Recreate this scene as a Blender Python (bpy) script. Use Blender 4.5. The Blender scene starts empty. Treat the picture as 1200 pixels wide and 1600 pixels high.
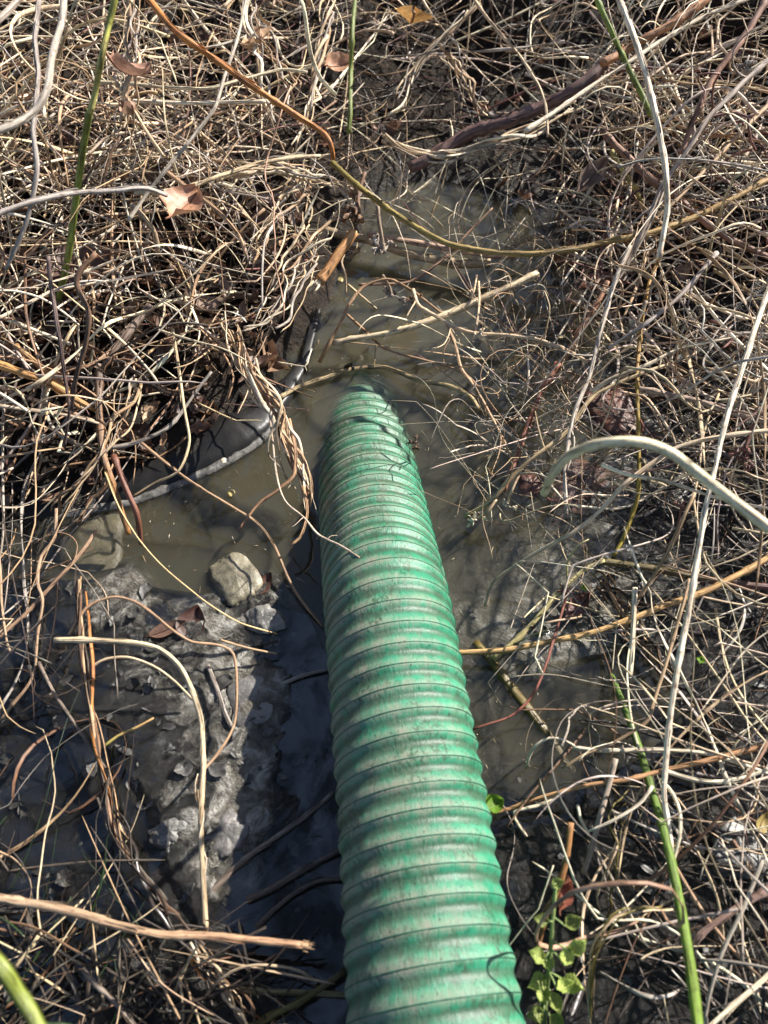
import bpy, math, random
import numpy as np
from mathutils import Vector

rng = np.random.default_rng(11)
random.seed(11)
S = bpy.context.scene
COL = S.collection
R = math.radians

# ------------------------------------------------------------------ camera model (metres)
H, PITCH, F = 0.85, 55.0, 1180.0
FWD = np.array([0, math.cos(R(PITCH)), -math.sin(R(PITCH))])
UP = np.array([0, math.sin(R(PITCH)), math.cos(R(PITCH))])
RT = np.array([1.0, 0, 0])
CAM = np.array([0, 0, H])

def at(u, v, z=0.0):
    """the point of height z seen at photo pixel (u, v)"""
    d = RT * (u - 600) / F + UP * (800 - v) / F + FWD
    return CAM + d * ((z - H) / d[2])

def depth(p):
    return float((np.asarray(p) - CAM) @ FWD)

# ------------------------------------------------------------------ noise
def _hash(ix, iy, seed):
    n = (ix.astype(np.int64) * 374761393 + iy.astype(np.int64) * 668265263 + seed * 974711) & 0x7fffffff
    n = ((n ^ (n >> 13)) * 1274126177) & 0x7fffffff
    return ((n ^ (n >> 16)) & 0xffff) / 65535.0

def vnoise(x, y, seed=0):
    ix, iy = np.floor(x), np.floor(y)
    fx, fy = x - ix, y - iy
    fx, fy = fx * fx * (3 - 2 * fx), fy * fy * (3 - 2 * fy)
    a, b = _hash(ix, iy, seed), _hash(ix + 1, iy, seed)
    c, d = _hash(ix, iy + 1, seed), _hash(ix + 1, iy + 1, seed)
    return (a + (b - a) * fx) * (1 - fy) + (c + (d - c) * fx) * fy

def fbm(x, y, octv=4, seed=0, gain=.5):
    s, a, t = 0, 1.0, 0
    for o in range(octv):
        s = s + a * (vnoise(x * 2 ** o, y * 2 ** o, seed + o * 17) - .5)
        t += a; a *= gain
    return s / t

# ------------------------------------------------------------------ scene helpers
def tag(o, label=None, cat=None, group=None, kind=None):
    for k, v in (('label', label), ('category', cat), ('group', group), ('kind', kind)):
        if v: o[k] = v
    return o

def thing(name, label, cat, loc=(0, 0, 0), group=None):
    o = bpy.data.objects.new(name, None)
    o.empty_display_size = .02
    o.location = loc
    COL.objects.link(o)
    return tag(o, label, cat, group)

def link(name, me, parent=None, loc=None):
    o = bpy.data.objects.new(name, me)
    if loc is not None: o.location = loc
    COL.objects.link(o)
    if parent is not None:
        o.parent = parent
    return o

def mesh(name, verts, faces, mat, tint=None, suv=None, smooth=True):
    """verts (n,3); faces (m,4) or list; tint (n,4); suv (n,2)"""
    me = bpy.data.meshes.new(name)
    verts = np.asarray(verts, dtype=np.float32)
    if isinstance(faces, np.ndarray):
        m, k = faces.shape
        me.vertices.add(len(verts)); me.vertices.foreach_set('co', verts.ravel())
        me.loops.add(m * k); me.loops.foreach_set('vertex_index', faces.astype(np.int32).ravel())
        me.polygons.add(m)
        me.polygons.foreach_set('loop_start', np.arange(0, m * k, k, dtype=np.int32))
        me.update(calc_edges=True)
    else:
        me.from_pydata(verts.tolist(), [], faces)
        me.update()
    me.validate()
    if tint is not None:
        a = me.attributes.new('tint', 'FLOAT_COLOR', 'POINT')
        a.data.foreach_set('color', np.asarray(tint, dtype=np.float32).ravel())
    if suv is not None:
        a = me.attributes.new('suv', 'FLOAT2', 'POINT')
        a.data.foreach_set('vector', np.asarray(suv, dtype=np.float32).ravel())
    if smooth and len(me.polygons):
        me.polygons.foreach_set('use_smooth', np.ones(len(me.polygons), dtype=bool))
    if mat: me.materials.append(mat)
    return me

class Bag:
    """collects shapes and builds them as one mesh"""
    def __init__(s): s.v, s.f, s.t, s.u, s.n = [], [], [], [], 0
    def add(s, v, f, t, u):
        s.v.append(v); s.f.append(f + s.n); s.t.append(t); s.u.append(u); s.n += len(v)
    def me(s, name, mat):
        return mesh(name, np.concatenate(s.v), np.concatenate(s.f), mat, np.concatenate(s.t), np.concatenate(s.u))

def spline(P, n, kink=0.0):
    """Catmull-Rom through P, n points evenly along it"""
    P = np.asarray(P, float)
    if len(P) == 2:
        return P[0] + (P[1] - P[0]) * np.linspace(0, 1, n)[:, None]
    Q = np.vstack([2 * P[0] - P[1], P, 2 * P[-1] - P[-2]])
    out = []
    for i in range(len(P) - 1):
        p0, p1, p2, p3 = Q[i:i + 4]
        t = np.linspace(0, 1, 16, endpoint=False)[:, None]
        out.append(.5 * (2 * p1 + (p2 - p0) * t + (2 * p0 - 5 * p1 + 4 * p2 - p3) * t ** 2 + (3 * p1 - p0 - 3 * p2 + p3) * t ** 3))
    out = np.vstack(out + [P[-1:]])
    if kink:                                             # dead stems bend at their joints
        q = np.repeat(np.arange(len(P) - 1), 16) + np.tile(np.arange(16) / 16, len(P) - 1); q = np.append(q, len(P) - 1)
        lin = np.stack([np.interp(q, np.arange(len(P)), P[:, k]) for k in range(P.shape[1])], 1)
        out = out * (1 - kink) + lin * kink
    L = np.concatenate([[0], np.cumsum(np.linalg.norm(np.diff(out, axis=0), axis=1))])
    s = np.linspace(0, L[-1], n)
    return np.stack([np.interp(s, L, out[:, k]) for k in range(out.shape[1])], 1)

def tube(P, rad, sides=6, flat=1.0, twist=0.0, col=(.5, .4, .3, 0), groove=0.0, uoff=None, col2=None):
    """a closed tapered tube along P -> verts, quads, tint, suv"""
    P = np.asarray(P, float); n = len(P)
    rad = np.broadcast_to(np.asarray(rad, float), (n,))
    T = np.gradient(P, axis=0); T /= np.linalg.norm(T, axis=1)[:, None] + 1e-12
    a = np.array([0, 0, 1.0]) if abs(T[0, 2]) < .9 else np.array([1.0, 0, 0])
    N = np.zeros_like(P); x = a - T[0] * (a @ T[0]); N[0] = x / np.linalg.norm(x)
    for i in range(1, n):
        x = N[i - 1] - T[i] * (N[i - 1] @ T[i]); N[i] = x / (np.linalg.norm(x) + 1e-12)
    B = np.cross(T, N)
    L = np.concatenate([[0], np.cumsum(np.linalg.norm(np.diff(P, axis=0), axis=1))])
    ph = twist * L
    N2 = N * np.cos(ph)[:, None] + B * np.sin(ph)[:, None]
    B2 = -N * np.sin(ph)[:, None] + B * np.cos(ph)[:, None]
    th = np.arange(sides) * 2 * math.pi / sides
    c = np.cos(th); s = np.sin(th) * flat
    if groove: c = c * (1 - groove * (np.arange(sides) % 2)); s = s * (1 - groove * (np.arange(sides) % 2))
    V = P[:, None, :] + rad[:, None, None] * (c[None, :, None] * N2[:, None, :] + s[None, :, None] * B2[:, None, :])
    V = V.reshape(-1, 3)
    i = np.arange(n - 1)[:, None] * sides; j = np.arange(sides)[None, :]; j2 = (j + 1) % sides
    Q = np.stack([i + j, i + j2, i + sides + j2, i + sides + j], -1).reshape(-1, 4)
    # end caps: a centre vertex each, quads made of degenerate-free fans (pairs of triangles as quads)
    if sides % 2 == 0:
        c0, c1 = len(V), len(V) + 1
        V = np.vstack([V, P[0], P[-1]])
        k = np.arange(0, sides, 2)
        caps = np.concatenate([np.stack([np.full_like(k, c0), (k + 2) % sides, k + 1, k], 1),
                               np.stack([np.full_like(k, c1), (n - 1) * sides + k, (n - 1) * sides + k + 1, (n - 1) * sides + (k + 2) % sides], 1)])
        Q = np.vstack([Q, caps])
    u0 = random.random() * 50 if uoff is None else uoff
    suv = np.stack([np.tile(np.sin(th) * 1.0 + u0, n), np.repeat(L, sides)], 1)
    col = np.asarray(col, float)
    if col2 is not None:
        f = (L / L[-1])[:, None]; cc = col[None] * (1 - f) + np.asarray(col2, float)[None] * f
        tint = np.repeat(cc, sides, 0)
    else:
        tint = np.tile(col, (n * sides, 1))
    if len(V) > n * sides:
        suv = np.vstack([suv, [u0, 0], [u0, L[-1]]])
        tint = np.vstack([tint, tint[:1] * [.8, .7, .6, 1], tint[-1:] * [.8, .7, .6, 1]])
    return V, Q, tint, suv

# ------------------------------------------------------------------ materials
def new_mat(name):
    m = bpy.data.materials.new(name); m.use_nodes = True
    nt = m.node_tree; nt.nodes.clear()
    return m, nt

def nd(nt, typ, **kw):
    n = nt.nodes.new(typ)
    for k, v in kw.items():
        if k.startswith('i_'):
            key = k[2:]
            key = int(key) if key.isdigit() else key.replace('_', ' ')
            n.inputs[key].default_value = v
        else: setattr(n, k, v)
    return n

def ln(nt, a, b): nt.links.new(a, b)

def ramp(nt, fac, stops):
    n = nt.nodes.new('ShaderNodeValToRGB')
    e = n.color_ramp.elements
    while len(e) < len(stops): e.new(.5)
    for x, (p, c) in zip(e, stops): x.position = p; x.color = (*c, 1) if len(c) == 3 else c
    ln(nt, fac, n.inputs[0]); return n

def mixc(nt, fac, a, b, typ='MIX'):
    n = nt.nodes.new('ShaderNodeMix'); n.data_type = 'RGBA'; n.blend_type = typ
    for sock, v in ((n.inputs[0], fac), (n.inputs[6], a), (n.inputs[7], b)):
        if hasattr(v, 'is_output'): ln(nt, v, sock)
        elif isinstance(v, (int, float)): sock.default_value = v
        else: sock.default_value = (*v, 1)
    return n.outputs[2]

def mth(nt, op, a, b=None, clamp=False):
    n = nt.nodes.new('ShaderNodeMath'); n.operation = op; n.use_clamp = clamp
    for s, v in zip(n.inputs, (a, b)):
        if v is None: continue
        if hasattr(v, 'is_output'): ln(nt, v, s)
        else: s.default_value = v
    return n.outputs[0]

def mat_straw():
    m, nt = new_mat('dry_stem')
    out = nd(nt, 'ShaderNodeOutputMaterial'); b = nd(nt, 'ShaderNodeBsdfPrincipled')
    t = nd(nt, 'ShaderNodeAttribute', attribute_name='tint'); s = nd(nt, 'ShaderNodeAttribute', attribute_name='suv')
    mp = nd(nt, 'ShaderNodeVectorMath', operation='MULTIPLY'); mp.inputs[1].default_value = (4.2, 24, 1); ln(nt, s.outputs['Vector'], mp.inputs[0])
    n1 = nd(nt, 'ShaderNodeTexNoise', i_Scale=1.0, i_Detail=5.0, i_Roughness=.65); ln(nt, mp.outputs[0], n1.inputs['Vector'])
    mp2 = nd(nt, 'ShaderNodeVectorMath', operation='MULTIPLY'); mp2.inputs[1].default_value = (1.2, 120, 1); ln(nt, s.outputs['Vector'], mp2.inputs[0])
    n2 = nd(nt, 'ShaderNodeTexNoise', i_Scale=1.0, i_Detail=3.0); ln(nt, mp2.outputs[0], n2.inputs['Vector'])
    r1 = ramp(nt, n1.outputs[0], [(.36, (.17, .125, .10)), (.47, (.86, .82, .78)), (.63, (1.36, 1.34, 1.29))])
    r2 = ramp(nt, n2.outputs[0], [(.30, (.35, .27, .2)), (.44, (1, 1, 1))])
    c = mixc(nt, 1.0, t.outputs['Color'], r1.outputs[0], 'MULTIPLY')
    c = mixc(nt, .75, c, r2.outputs[0], 'MULTIPLY')
    mp3 = nd(nt, 'ShaderNodeVectorMath', operation='MULTIPLY'); mp3.inputs[1].default_value = (.45, 9, 1); ln(nt, s.outputs['Vector'], mp3.inputs[0])
    n3 = nd(nt, 'ShaderNodeTexNoise', i_Scale=1.0, i_Detail=6.0, i_Roughness=.75); ln(nt, mp3.outputs[0], n3.inputs['Vector'])
    r3 = ramp(nt, n3.outputs[0], [(.36, (.42, .34, .29)), (.5, (.95, .93, .92)), (.64, (1.15, 1.15, 1.12))])
    c = mixc(nt, .85, c, r3.outputs[0], 'MULTIPLY')
    ln(nt, c, b.inputs['Base Color'])
    wet = t.outputs['Alpha']
    ro = mth(nt, 'SUBTRACT', .62, mth(nt, 'MULTIPLY', wet, .42)); ln(nt, ro, b.inputs['Roughness'])
    b.inputs['Specular IOR Level'].default_value = .45
    bp = nd(nt, 'ShaderNodeBump', i_Strength=.8, i_Distance=.0014); ln(nt, n1.outputs[0], bp.inputs['Height']); ln(nt, bp.outputs[0], b.inputs['Normal'])
    ln(nt, b.outputs[0], out.inputs[0]); return m

def mat_leaf(name, trans=.35):
    m, nt = new_mat(name)
    out = nd(nt, 'ShaderNodeOutputMaterial'); b = nd(nt, 'ShaderNodeBsdfPrincipled', i_Roughness=.5)
    t = nd(nt, 'ShaderNodeAttribute', attribute_name='tint'); s = nd(nt, 'ShaderNodeAttribute', attribute_name='suv')
    n1 = nd(nt, 'ShaderNodeTexNoise', i_Scale=7.0, i_Detail=5.0, i_Roughness=.7); ln(nt, s.outputs['Vector'], n1.inputs['Vector'])
    r1 = ramp(nt, n1.outputs[0], [(.3, (.5, .45, .4)), (.6, (1.1, 1.1, 1.1))])
    w = nd(nt, 'ShaderNodeTexWave', i_Scale=1.6, i_Distortion=.6, wave_type='BANDS', bands_direction='DIAGONAL'); ln(nt, s.outputs['Vector'], w.inputs['Vector'])
    c = mixc(nt, 1.0, t.outputs['Color'], r1.outputs[0], 'MULTIPLY')
    ln(nt, c, b.inputs['Base Color'])
    bp = nd(nt, 'ShaderNodeBump', i_Strength=.5, i_Distance=.001); ln(nt, n1.outputs[0], bp.inputs['Height']); ln(nt, bp.outputs[0], b.inputs['Normal'])
    tr = nd(nt, 'ShaderNodeBsdfTranslucent'); ln(nt, c, tr.inputs[0])
    mx = nd(nt, 'ShaderNodeMixShader'); mx.inputs[0].default_value = trans
    ln(nt, b.outputs[0], mx.inputs[1]); ln(nt, tr.outputs[0], mx.inputs[2]); ln(nt, mx.outputs[0], out.inputs[0]); return m

def mat_hose():
    m, nt = new_mat('green_hose_plastic')
    out = nd(nt, 'ShaderNodeOutputMaterial'); b = nd(nt, 'ShaderNodeBsdfPrincipled')
    s = nd(nt, 'ShaderNodeAttribute', attribute_name='suv')    # x: arc length round the hose, y: length along it, metres
    pr = nd(nt, 'ShaderNodeAttribute', attribute_name='tint')  # r: 0 valley .. 1 crest, g: 0 left .. 1 right of the crown
    sep = nd(nt, 'ShaderNodeSeparateColor'); ln(nt, pr.outputs['Color'], sep.inputs[0])
    def noise(sx, sy, det=6, rough=.6, w=0.0):
        mp = nd(nt, 'ShaderNodeVectorMath', operation='MULTIPLY_ADD'); mp.inputs[1].default_value = (sx, sy, 1); mp.inputs[2].default_value = (w, w, w); ln(nt, s.outputs['Vector'], mp.inputs[0])
        n = nd(nt, 'ShaderNodeTexNoise', i_Scale=1.0, i_Detail=float(det), i_Roughness=rough); ln(nt, mp.outputs[0], n.inputs['Vector']); return n.outputs[0]
    big = noise(14, 9, 4, .6, 3.1)
    streak = noise(650, 110, 5, .7, 7.7)
    blot = noise(60, 30, 6, .7, 1.3)
    spots = noise(260, 170, 3, .6, 5.9)
    base = ramp(nt, big, [(.35, (.010, .135, .070)), (.5, (.022, .19, .100)), (.68, (.045, .245, .140))]).outputs[0]
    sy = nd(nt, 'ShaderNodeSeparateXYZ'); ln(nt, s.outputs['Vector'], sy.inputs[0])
    end_dark = mth(nt, 'MULTIPLY', mth(nt, 'SUBTRACT', sy.outputs['Y'], .72), 2.6, True)            # darker green toward the drowned end
    base = mixc(nt, mth(nt, 'MULTIPLY', end_dark, .6), base, (.010, .085, .035))
    # worn scuffs: paler green, streaky
    sc = ramp(nt, streak, [(.42, (0, 0, 0)), (.78, (1, 1, 1))]).outputs[0]
    base = mixc(nt, mth(nt, 'MULTIPLY', sc, .20), base, (.12, .30, .205))
    # dried silt film: greyish pink, on broad patches broken up by streaks
    film = mth(nt, 'ADD', mth(nt, 'MULTIPLY', blot, .75), mth(nt, 'MULTIPLY', streak, .40))
    film = mth(nt, 'ADD', film, mth(nt, 'MULTIPLY', mth(nt, 'SUBTRACT', .62, sep.outputs['Green']), .26))
    film = mth(nt, 'ADD', film, mth(nt, 'MULTIPLY', mth(nt, 'SUBTRACT', sep.outputs['Red'], .55), .22))
    fm = ramp(nt, film, [(.50, (0, 0, 0)), (.82, (1, 1, 1))]).outputs[0]
    base = mixc(nt, mth(nt, 'MULTIPLY', fm, .70), base, (.25, .19, .155))
    # dirt lodged in the grooves and dark algae flecks
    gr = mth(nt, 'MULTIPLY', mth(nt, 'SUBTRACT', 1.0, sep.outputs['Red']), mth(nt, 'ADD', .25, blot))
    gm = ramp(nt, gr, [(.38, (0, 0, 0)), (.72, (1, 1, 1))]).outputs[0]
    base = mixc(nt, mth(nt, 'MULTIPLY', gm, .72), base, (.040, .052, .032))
    al = mth(nt, 'MULTIPLY', ramp(nt, noise(30, 22, 5, .65, 9.4), [(.49, (0, 0, 0)), (.62, (1, 1, 1))]).outputs[0], ramp(nt, spots, [(.43, (0, 0, 0)), (.58, (1, 1, 1))]).outputs[0])
    base = mixc(nt, mth(nt, 'MULTIPLY', al, .75), base, (.02, .045, .02))
    fl = ramp(nt, noise(330, 240, 2, .5, 2.2), [(.65, (0, 0, 0)), (.70, (1, 1, 1))]).outputs[0]
    base = mixc(nt, mth(nt, 'MULTIPLY', fl, .7), base, (.02, .02, .015))
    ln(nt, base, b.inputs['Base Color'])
    ro = mth(nt, 'ADD', .42, mth(nt, 'MULTIPLY', fm, .3)); ln(nt, ro, b.inputs['Roughness'])
    b.inputs['Specular IOR Level'].default_value = .4
    hgt = mth(nt, 'ADD', mth(nt, 'MULTIPLY', streak, .5), mth(nt, 'ADD', blot, mth(nt, 'MULTIPLY', spots, .5)))
    bp = nd(nt, 'ShaderNodeBump', i_Strength=.45, i_Distance=.0022); ln(nt, hgt, bp.inputs['Height']); ln(nt, bp.outputs[0], b.inputs['Normal'])
    ln(nt, b.outputs[0], out.inputs[0]); return m

def mat_plain(name, col, rough=.5, spec=.5, nscale=40, var=.4, bump=.0015, col2=None):
    m, nt = new_mat(name)
    out = nd(nt, 'ShaderNodeOutputMaterial'); b = nd(nt, 'ShaderNodeBsdfPrincipled')
    tc = nd(nt, 'ShaderNodeTexCoord')
    n = nd(nt, 'ShaderNodeTexNoise', i_Scale=float(nscale), i_Detail=7.0, i_Roughness=.65); ln(nt, tc.outputs['Object'], n.inputs['Vector'])
    c2 = col2 or tuple(x * (1 - var) for x in col)
    r = ramp(nt, n.outputs[0], [(.35, c2), (.65, col)]); ln(nt, r.outputs[0], b.inputs['Base Color'])
    b.inputs['Roughness'].default_value = rough; b.inputs['Specular IOR Level'].default_value = spec
    bp = nd(nt, 'ShaderNodeBump', i_Strength=.7, i_Distance=bump); ln(nt, n.outputs[0], bp.inputs['Height']); ln(nt, bp.outputs[0], b.inputs['Normal'])
    ln(nt, b.outputs[0], out.inputs[0]); return m

def mat_mud():
    m, nt = new_mat('wet_mud')
    out = nd(nt, 'ShaderNodeOutputMaterial'); b = nd(nt, 'ShaderNodeBsdfPrincipled')
    z = nd(nt, 'ShaderNodeAttribute', attribute_name='tint')     # r: silt share, g: bank (humus) share
    sep = nd(nt, 'ShaderNodeSeparateColor'); ln(nt, z.outputs['Color'], sep.inputs[0])
    tc = nd(nt, 'ShaderNodeTexCoord')
    def noise(sc, det=8, ro=.6, dist=0.0):
        n = nd(nt, 'ShaderNodeTexNoise', i_Scale=float(sc), i_Detail=float(det), i_Roughness=ro, i_Distortion=dist); ln(nt, tc.outputs['Object'], n.inputs['Vector']); return n.outputs[0]
    nA, nB, nC, nD = noise(9, 8, .65, 1.2), noise(34, 8, .65, .8), noise(160, 5, .6), noise(22, 6, .7, 2.5)
    k = mth(nt, 'ADD', mth(nt, 'MULTIPLY', nA, .6), mth(nt, 'MULTIPLY', nB, .5))
    k = mth(nt, 'ADD', k, mth(nt, 'SUBTRACT', sep.outputs['Red'], .5))
    dark = ramp(nt, nD, [(.3, (.004, .0038, .0035)), (.55, (.013, .012, .0105)), (.75, (.045, .039, .033))]).outputs[0]
    silt = ramp(nt, nB, [(.3, (.05, .045, .038)), (.5, (.14, .128, .105)), (.7, (.42, .40, .36))]).outputs[0]
    km = ramp(nt, k, [(.53, (0, 0, 0)), (.70, (1, 1, 1))]).outputs[0]
    mud = mixc(nt, km, dark, silt)
    hum = ramp(nt, noise(60, 6, .7), [(.3, (.006, .0042, .003)), (.55, (.026, .017, .011)), (.75, (.10, .064, .038))]).outputs[0]
    c = mixc(nt, sep.outputs['Green'], mud, hum)
    ln(nt, c, b.inputs['Base Color'])
    ro = mth(nt, 'ADD', .07, mth(nt, 'MULTIPLY', sep.outputs['Green'], .55)); ro = mth(nt, 'ADD', ro, mth(nt, 'MULTIPLY', nC, .18)); ln(nt, ro, b.inputs['Roughness'])
    ln(nt, mth(nt, 'SUBTRACT', .7, mth(nt, 'MULTIPLY', sep.outputs['Green'], .6)), b.inputs['Specular IOR Level'])
    nE = noise(75, 6, .7, 1.0)
    hh = mth(nt, 'ADD', mth(nt, 'ADD', nB, mth(nt, 'MULTIPLY', nE, .7)), mth(nt, 'MULTIPLY', nC, .3))
    bp = nd(nt, 'ShaderNodeBump', i_Strength=1.0, i_Distance=.014); ln(nt, hh, bp.inputs['Height']); ln(nt, bp.outputs[0], b.inputs['Normal'])
    ln(nt, b.outputs[0], out.inputs[0]); return m

def mat_water(murk=True):
    m, nt = new_mat('murky_water' if murk else 'dark_puddle_water')
    out = nd(nt, 'ShaderNodeOutputMaterial')
    tr = nd(nt, 'ShaderNodeBsdfTransparent')
    if not murk: tr.inputs[0].default_value = (.70, .69, .66, 1)
    gl = nd(nt, 'ShaderNodeBsdfGlossy', i_Roughness=.02)
    tc = nd(nt, 'ShaderNodeTexCoord')
    n = nd(nt, 'ShaderNodeTexNoise', i_Scale=14.0, i_Detail=3.0); ln(nt, tc.outputs['Object'], n.inputs['Vector'])
    bp = nd(nt, 'ShaderNodeBump', i_Strength=.25, i_Distance=.006); ln(nt, n.outputs[0], bp.inputs['Height']); ln(nt, bp.outputs[0], gl.inputs['Normal'])
    fr = nd(nt, 'ShaderNodeFresnel', i_IOR=1.5 if murk else 1.9); ln(nt, bp.outputs[0], fr.inputs['Normal'])
    ge = nd(nt, 'ShaderNodeNewGeometry')
    fac = mth(nt, 'MULTIPLY', fr.outputs[0], mth(nt, 'SUBTRACT', 1.0, ge.outputs['Backfacing']))   # light leaves the water freely
    if not murk:                                         # oily film in patches, put in to imitate broken reflections of branches and sky
        refl_patches = nd(nt, 'ShaderNodeTexNoise', i_Scale=9.0, i_Detail=7.0, i_Roughness=.65, i_Distortion=2.0); ln(nt, tc.outputs['Object'], refl_patches.inputs['Vector'])
        fac = mth(nt, 'MULTIPLY', fac, ramp(nt, refl_patches.outputs[0], [(.40, (.22, .22, .22)), (.60, (1, 1, 1))]).outputs[0])
    mx = nd(nt, 'ShaderNodeMixShader'); ln(nt, fac, mx.inputs[0]); ln(nt, tr.outputs[0], mx.inputs[1]); ln(nt, gl.outputs[0], mx.inputs[2])
    sc_ = nd(nt, 'ShaderNodeTexNoise', i_Scale=11.0, i_Detail=7.0, i_Roughness=.7, i_Distortion=1.5); ln(nt, tc.outputs['Object'], sc_.inputs['Vector'])
    sf = ramp(nt, sc_.outputs[0], [(.45, (0, 0, 0)), (.75, (.05, .05, .05))])               # a thin film of silt dust afloat
    df = nd(nt, 'ShaderNodeBsdfDiffuse'); df.inputs[0].default_value = (.20, .18, .13, 1)
    m2 = nd(nt, 'ShaderNodeMixShader'); ln(nt, sf.outputs[0], m2.inputs[0]); ln(nt, mx.outputs[0], m2.inputs[1]); ln(nt, df.outputs[0], m2.inputs[2])
    ln(nt, (m2 if murk else mx).outputs[0], out.inputs['Surface'])
    if not murk: return m
    v = nd(nt, 'ShaderNodeVolumePrincipled')
    v.inputs['Color'].default_value = (.30, .28, .20, 1); v.inputs['Density'].default_value = WATER_DENSITY; v.inputs['Anisotropy'].default_value = .35
    ln(nt, v.outputs[0], out.inputs['Volume'])
    return m
WATER_DENSITY = 54.0
M_STRAW = mat_straw()
M_DEADLEAF = mat_leaf('dead_leaf', .2)
M_GREENLEAF = mat_leaf('green_leaf', .4)
M_HOSE = mat_hose()
M_SEAM = mat_plain('hose_seam', (.035, .14, .085), .5, .4, 120, .6, .0003)
M_MUD = mat_mud()
M_WATER = mat_water()
M_PUDDLE = mat_water(False)
M_LINER = mat_plain('black_plastic', (.006, .006, .0065), .36, .25, 30, .4, .0012, (.016, .015, .014))
M_SCUM = mat_plain('dried_silt', (.17, .162, .148), .5, .4, 60, .9, .003, (.012, .011, .010))
# ------------------------------------------------------------------ the ground: heights known at points of the photo, blended
CTRL = [  # u, v, height, silt share, bank share
 (600,450,-.16,.4,0),(700,500,-.15,.4,0),(700,600,-.16,.4,0),(580,560,-.20,.4,0),(760,420,-.10,.4,0),(450,780,-.09,.4,0),(350,800,-.085,.4,0),(300,850,-.06,.4,0),
 (600,700,-.20,.4,0),(560,800,-.15,.4,0),(680,350,-.10,.4,0),(800,500,-.07,.4,0),(720,700,-.10,.4,0),(700,800,-.06,.5,0),(780,620,-.07,.4,0),(830,400,-.04,.4,.1),(620,330,-.08,.4,0),
 (720,880,-.016,.7,0),(760,950,-.008,.75,0),(830,880,-.006,.7,0),(870,980,.004,.75,0),(760,1060,-.010,.7,0),(800,1130,-.022,.5,0),(860,1110,-.03,.5,0),(720,1000,-.006,.75,0),(820,1010,-.002,.8,0),(760,1150,-.012,.6,0),
 (180,930,0.004,.62,0),(300,1000,0.005,.55,0),(380,930,.002,.55,0),(250,1060,0.007,.5,0),(330,1130,0.006,.55,0),(300,1230,0.007,.5,0),(395,1090,0.004,.75,0),(400,1200,0.003,.72,0),(470,1000,-0.003,.3,0),(470,1200,-0.003,.3,0),
 (460,1320,-0.003,.3,0),(380,1370,-.004,.7,0),(380,1280,.002,.72,0),(330,1310,0.004,.6,0),(100,1100,-0.002,.15,0),(60,1200,-0.0035,.05,0),(100,1300,-0.004,.05,0),(190,1320,-0.003,.1,0),(190,1180,-0.001,.15,0),(60,950,-.002,.2,0),(420,1420,-.004,.3,0),
 (300,1450,.004,.3,0),(100,1500,-.003,.1,0),(300,1550,.006,.2,.1),(480,1500,-.002,.2,0),(30,1420,-0.004,.1,0),(200,1580,0.0,.1,0),(170,1440,-0.002,.1,0),
 (620,1100,-.02,.3,0),(640,1300,-.012,.3,0),(660,1500,-.006,.3,0),(520,1100,-.014,.2,0),(540,1300,-.008,.2,0),
 (260,690,.028,.2,.7),(130,740,.03,.2,.8),(0,770,.02,.2,.8),(60,850,-.006,.2,.2),(150,860,-.014,.4,0),(0,600,.08,0,1),(200,560,.075,0,1),(330,570,.05,0,1),(420,500,.05,0,1),(460,420,.06,0,1),(300,380,.12,0,1),(0,350,.17,0,1),(460,330,.08,0,1),(500,350,.05,0,1),(505,300,.08,0,1),(545,285,.07,0,1),(480,450,.03,0,1),(700,235,.05,0,1),
 (100,150,.26,0,1),(400,120,.25,0,1),(560,180,.17,0,1),(600,250,.06,0,1),(800,120,.20,0,1),(780,270,.03,.1,.8),(1000,250,.12,0,1),(1000,100,.24,0,1),(1150,150,.25,0,1),(1150,380,.12,0,1),(1000,430,.05,.1,.9),(900,400,.02,.2,.7),
 (900,530,-.012,.4,.1),(1100,580,.03,.3,.6),(1000,600,.004,.55,.1),(1000,700,.002,.6,.05),(900,680,-.015,.5,0),(880,780,-.01,.5,0),(1150,760,.02,.3,.4),(1000,830,.002,.4,.1),(950,780,-.004,.5,0),
 (1150,1000,.008,.4,.2),(1000,930,.004,.5,0),(1000,1080,-.006,.4,0),(930,1120,-.02,.4,0),(1100,1180,.0,.3,0),(950,1230,-.004,.3,0),(850,1230,-.004,.3,0),(900,1350,.004,.25,.1),(1100,1400,.006,.35,.2),(900,1500,.006,.25,.1),(1100,1550,.006,.3,.2),(1180,1300,.006,.35,.1),(800,1350,0,.3,0),(850,1450,.004,.3,0),
 (-250,700,.06,0,1),(-250,1200,.03,0,.6),(1450,700,.06,0,1),(1450,1200,.03,0,.7),(-250,300,.2,0,1),(1450,250,.22,0,1),(200,-100,.30,0,1),(600,-100,.28,0,1),(1000,-100,.30,0,1),
]
CP = np.array([at(u, v, 0)[:2] for u, v, *_ in CTRL]); CV = np.array([c[2:] for c in CTRL], float)
X0, X1, Y0, Y1, GS = -1.5, 1.5, -.45, 2.55, .0048
gx = np.arange(X0, X1 + GS, GS); gy = np.arange(Y0, Y1 + GS, GS)
GX, GY = np.meshgrid(gx, gy)
acc = np.zeros(GX.shape + (3,)); wsum = np.zeros(GX.shape)
for (cx, cy), val in zip(CP, CV):
    d2 = (GX - cx) ** 2 + (GY - cy) ** 2
    w = 1.0 / (d2 + .0005 + .02 * max(0, cy - .7) ** 2) ** 2
    acc += w[..., None] * val; wsum += w
acc /= wsum[..., None]
far = np.clip((GY - 1.75) / .5, 0, 1); acc[..., 0] += .10 * far
land = np.clip((acc[..., 0] + .03) / .03, 0, 1)
lump = fbm(GX * 26, GY * 26, 5, 3, .55)
rid = 1 - 2 * np.abs(fbm(GX * 17 + 5, GY * 17, 4, 9, .55) * 1.6)
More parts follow.
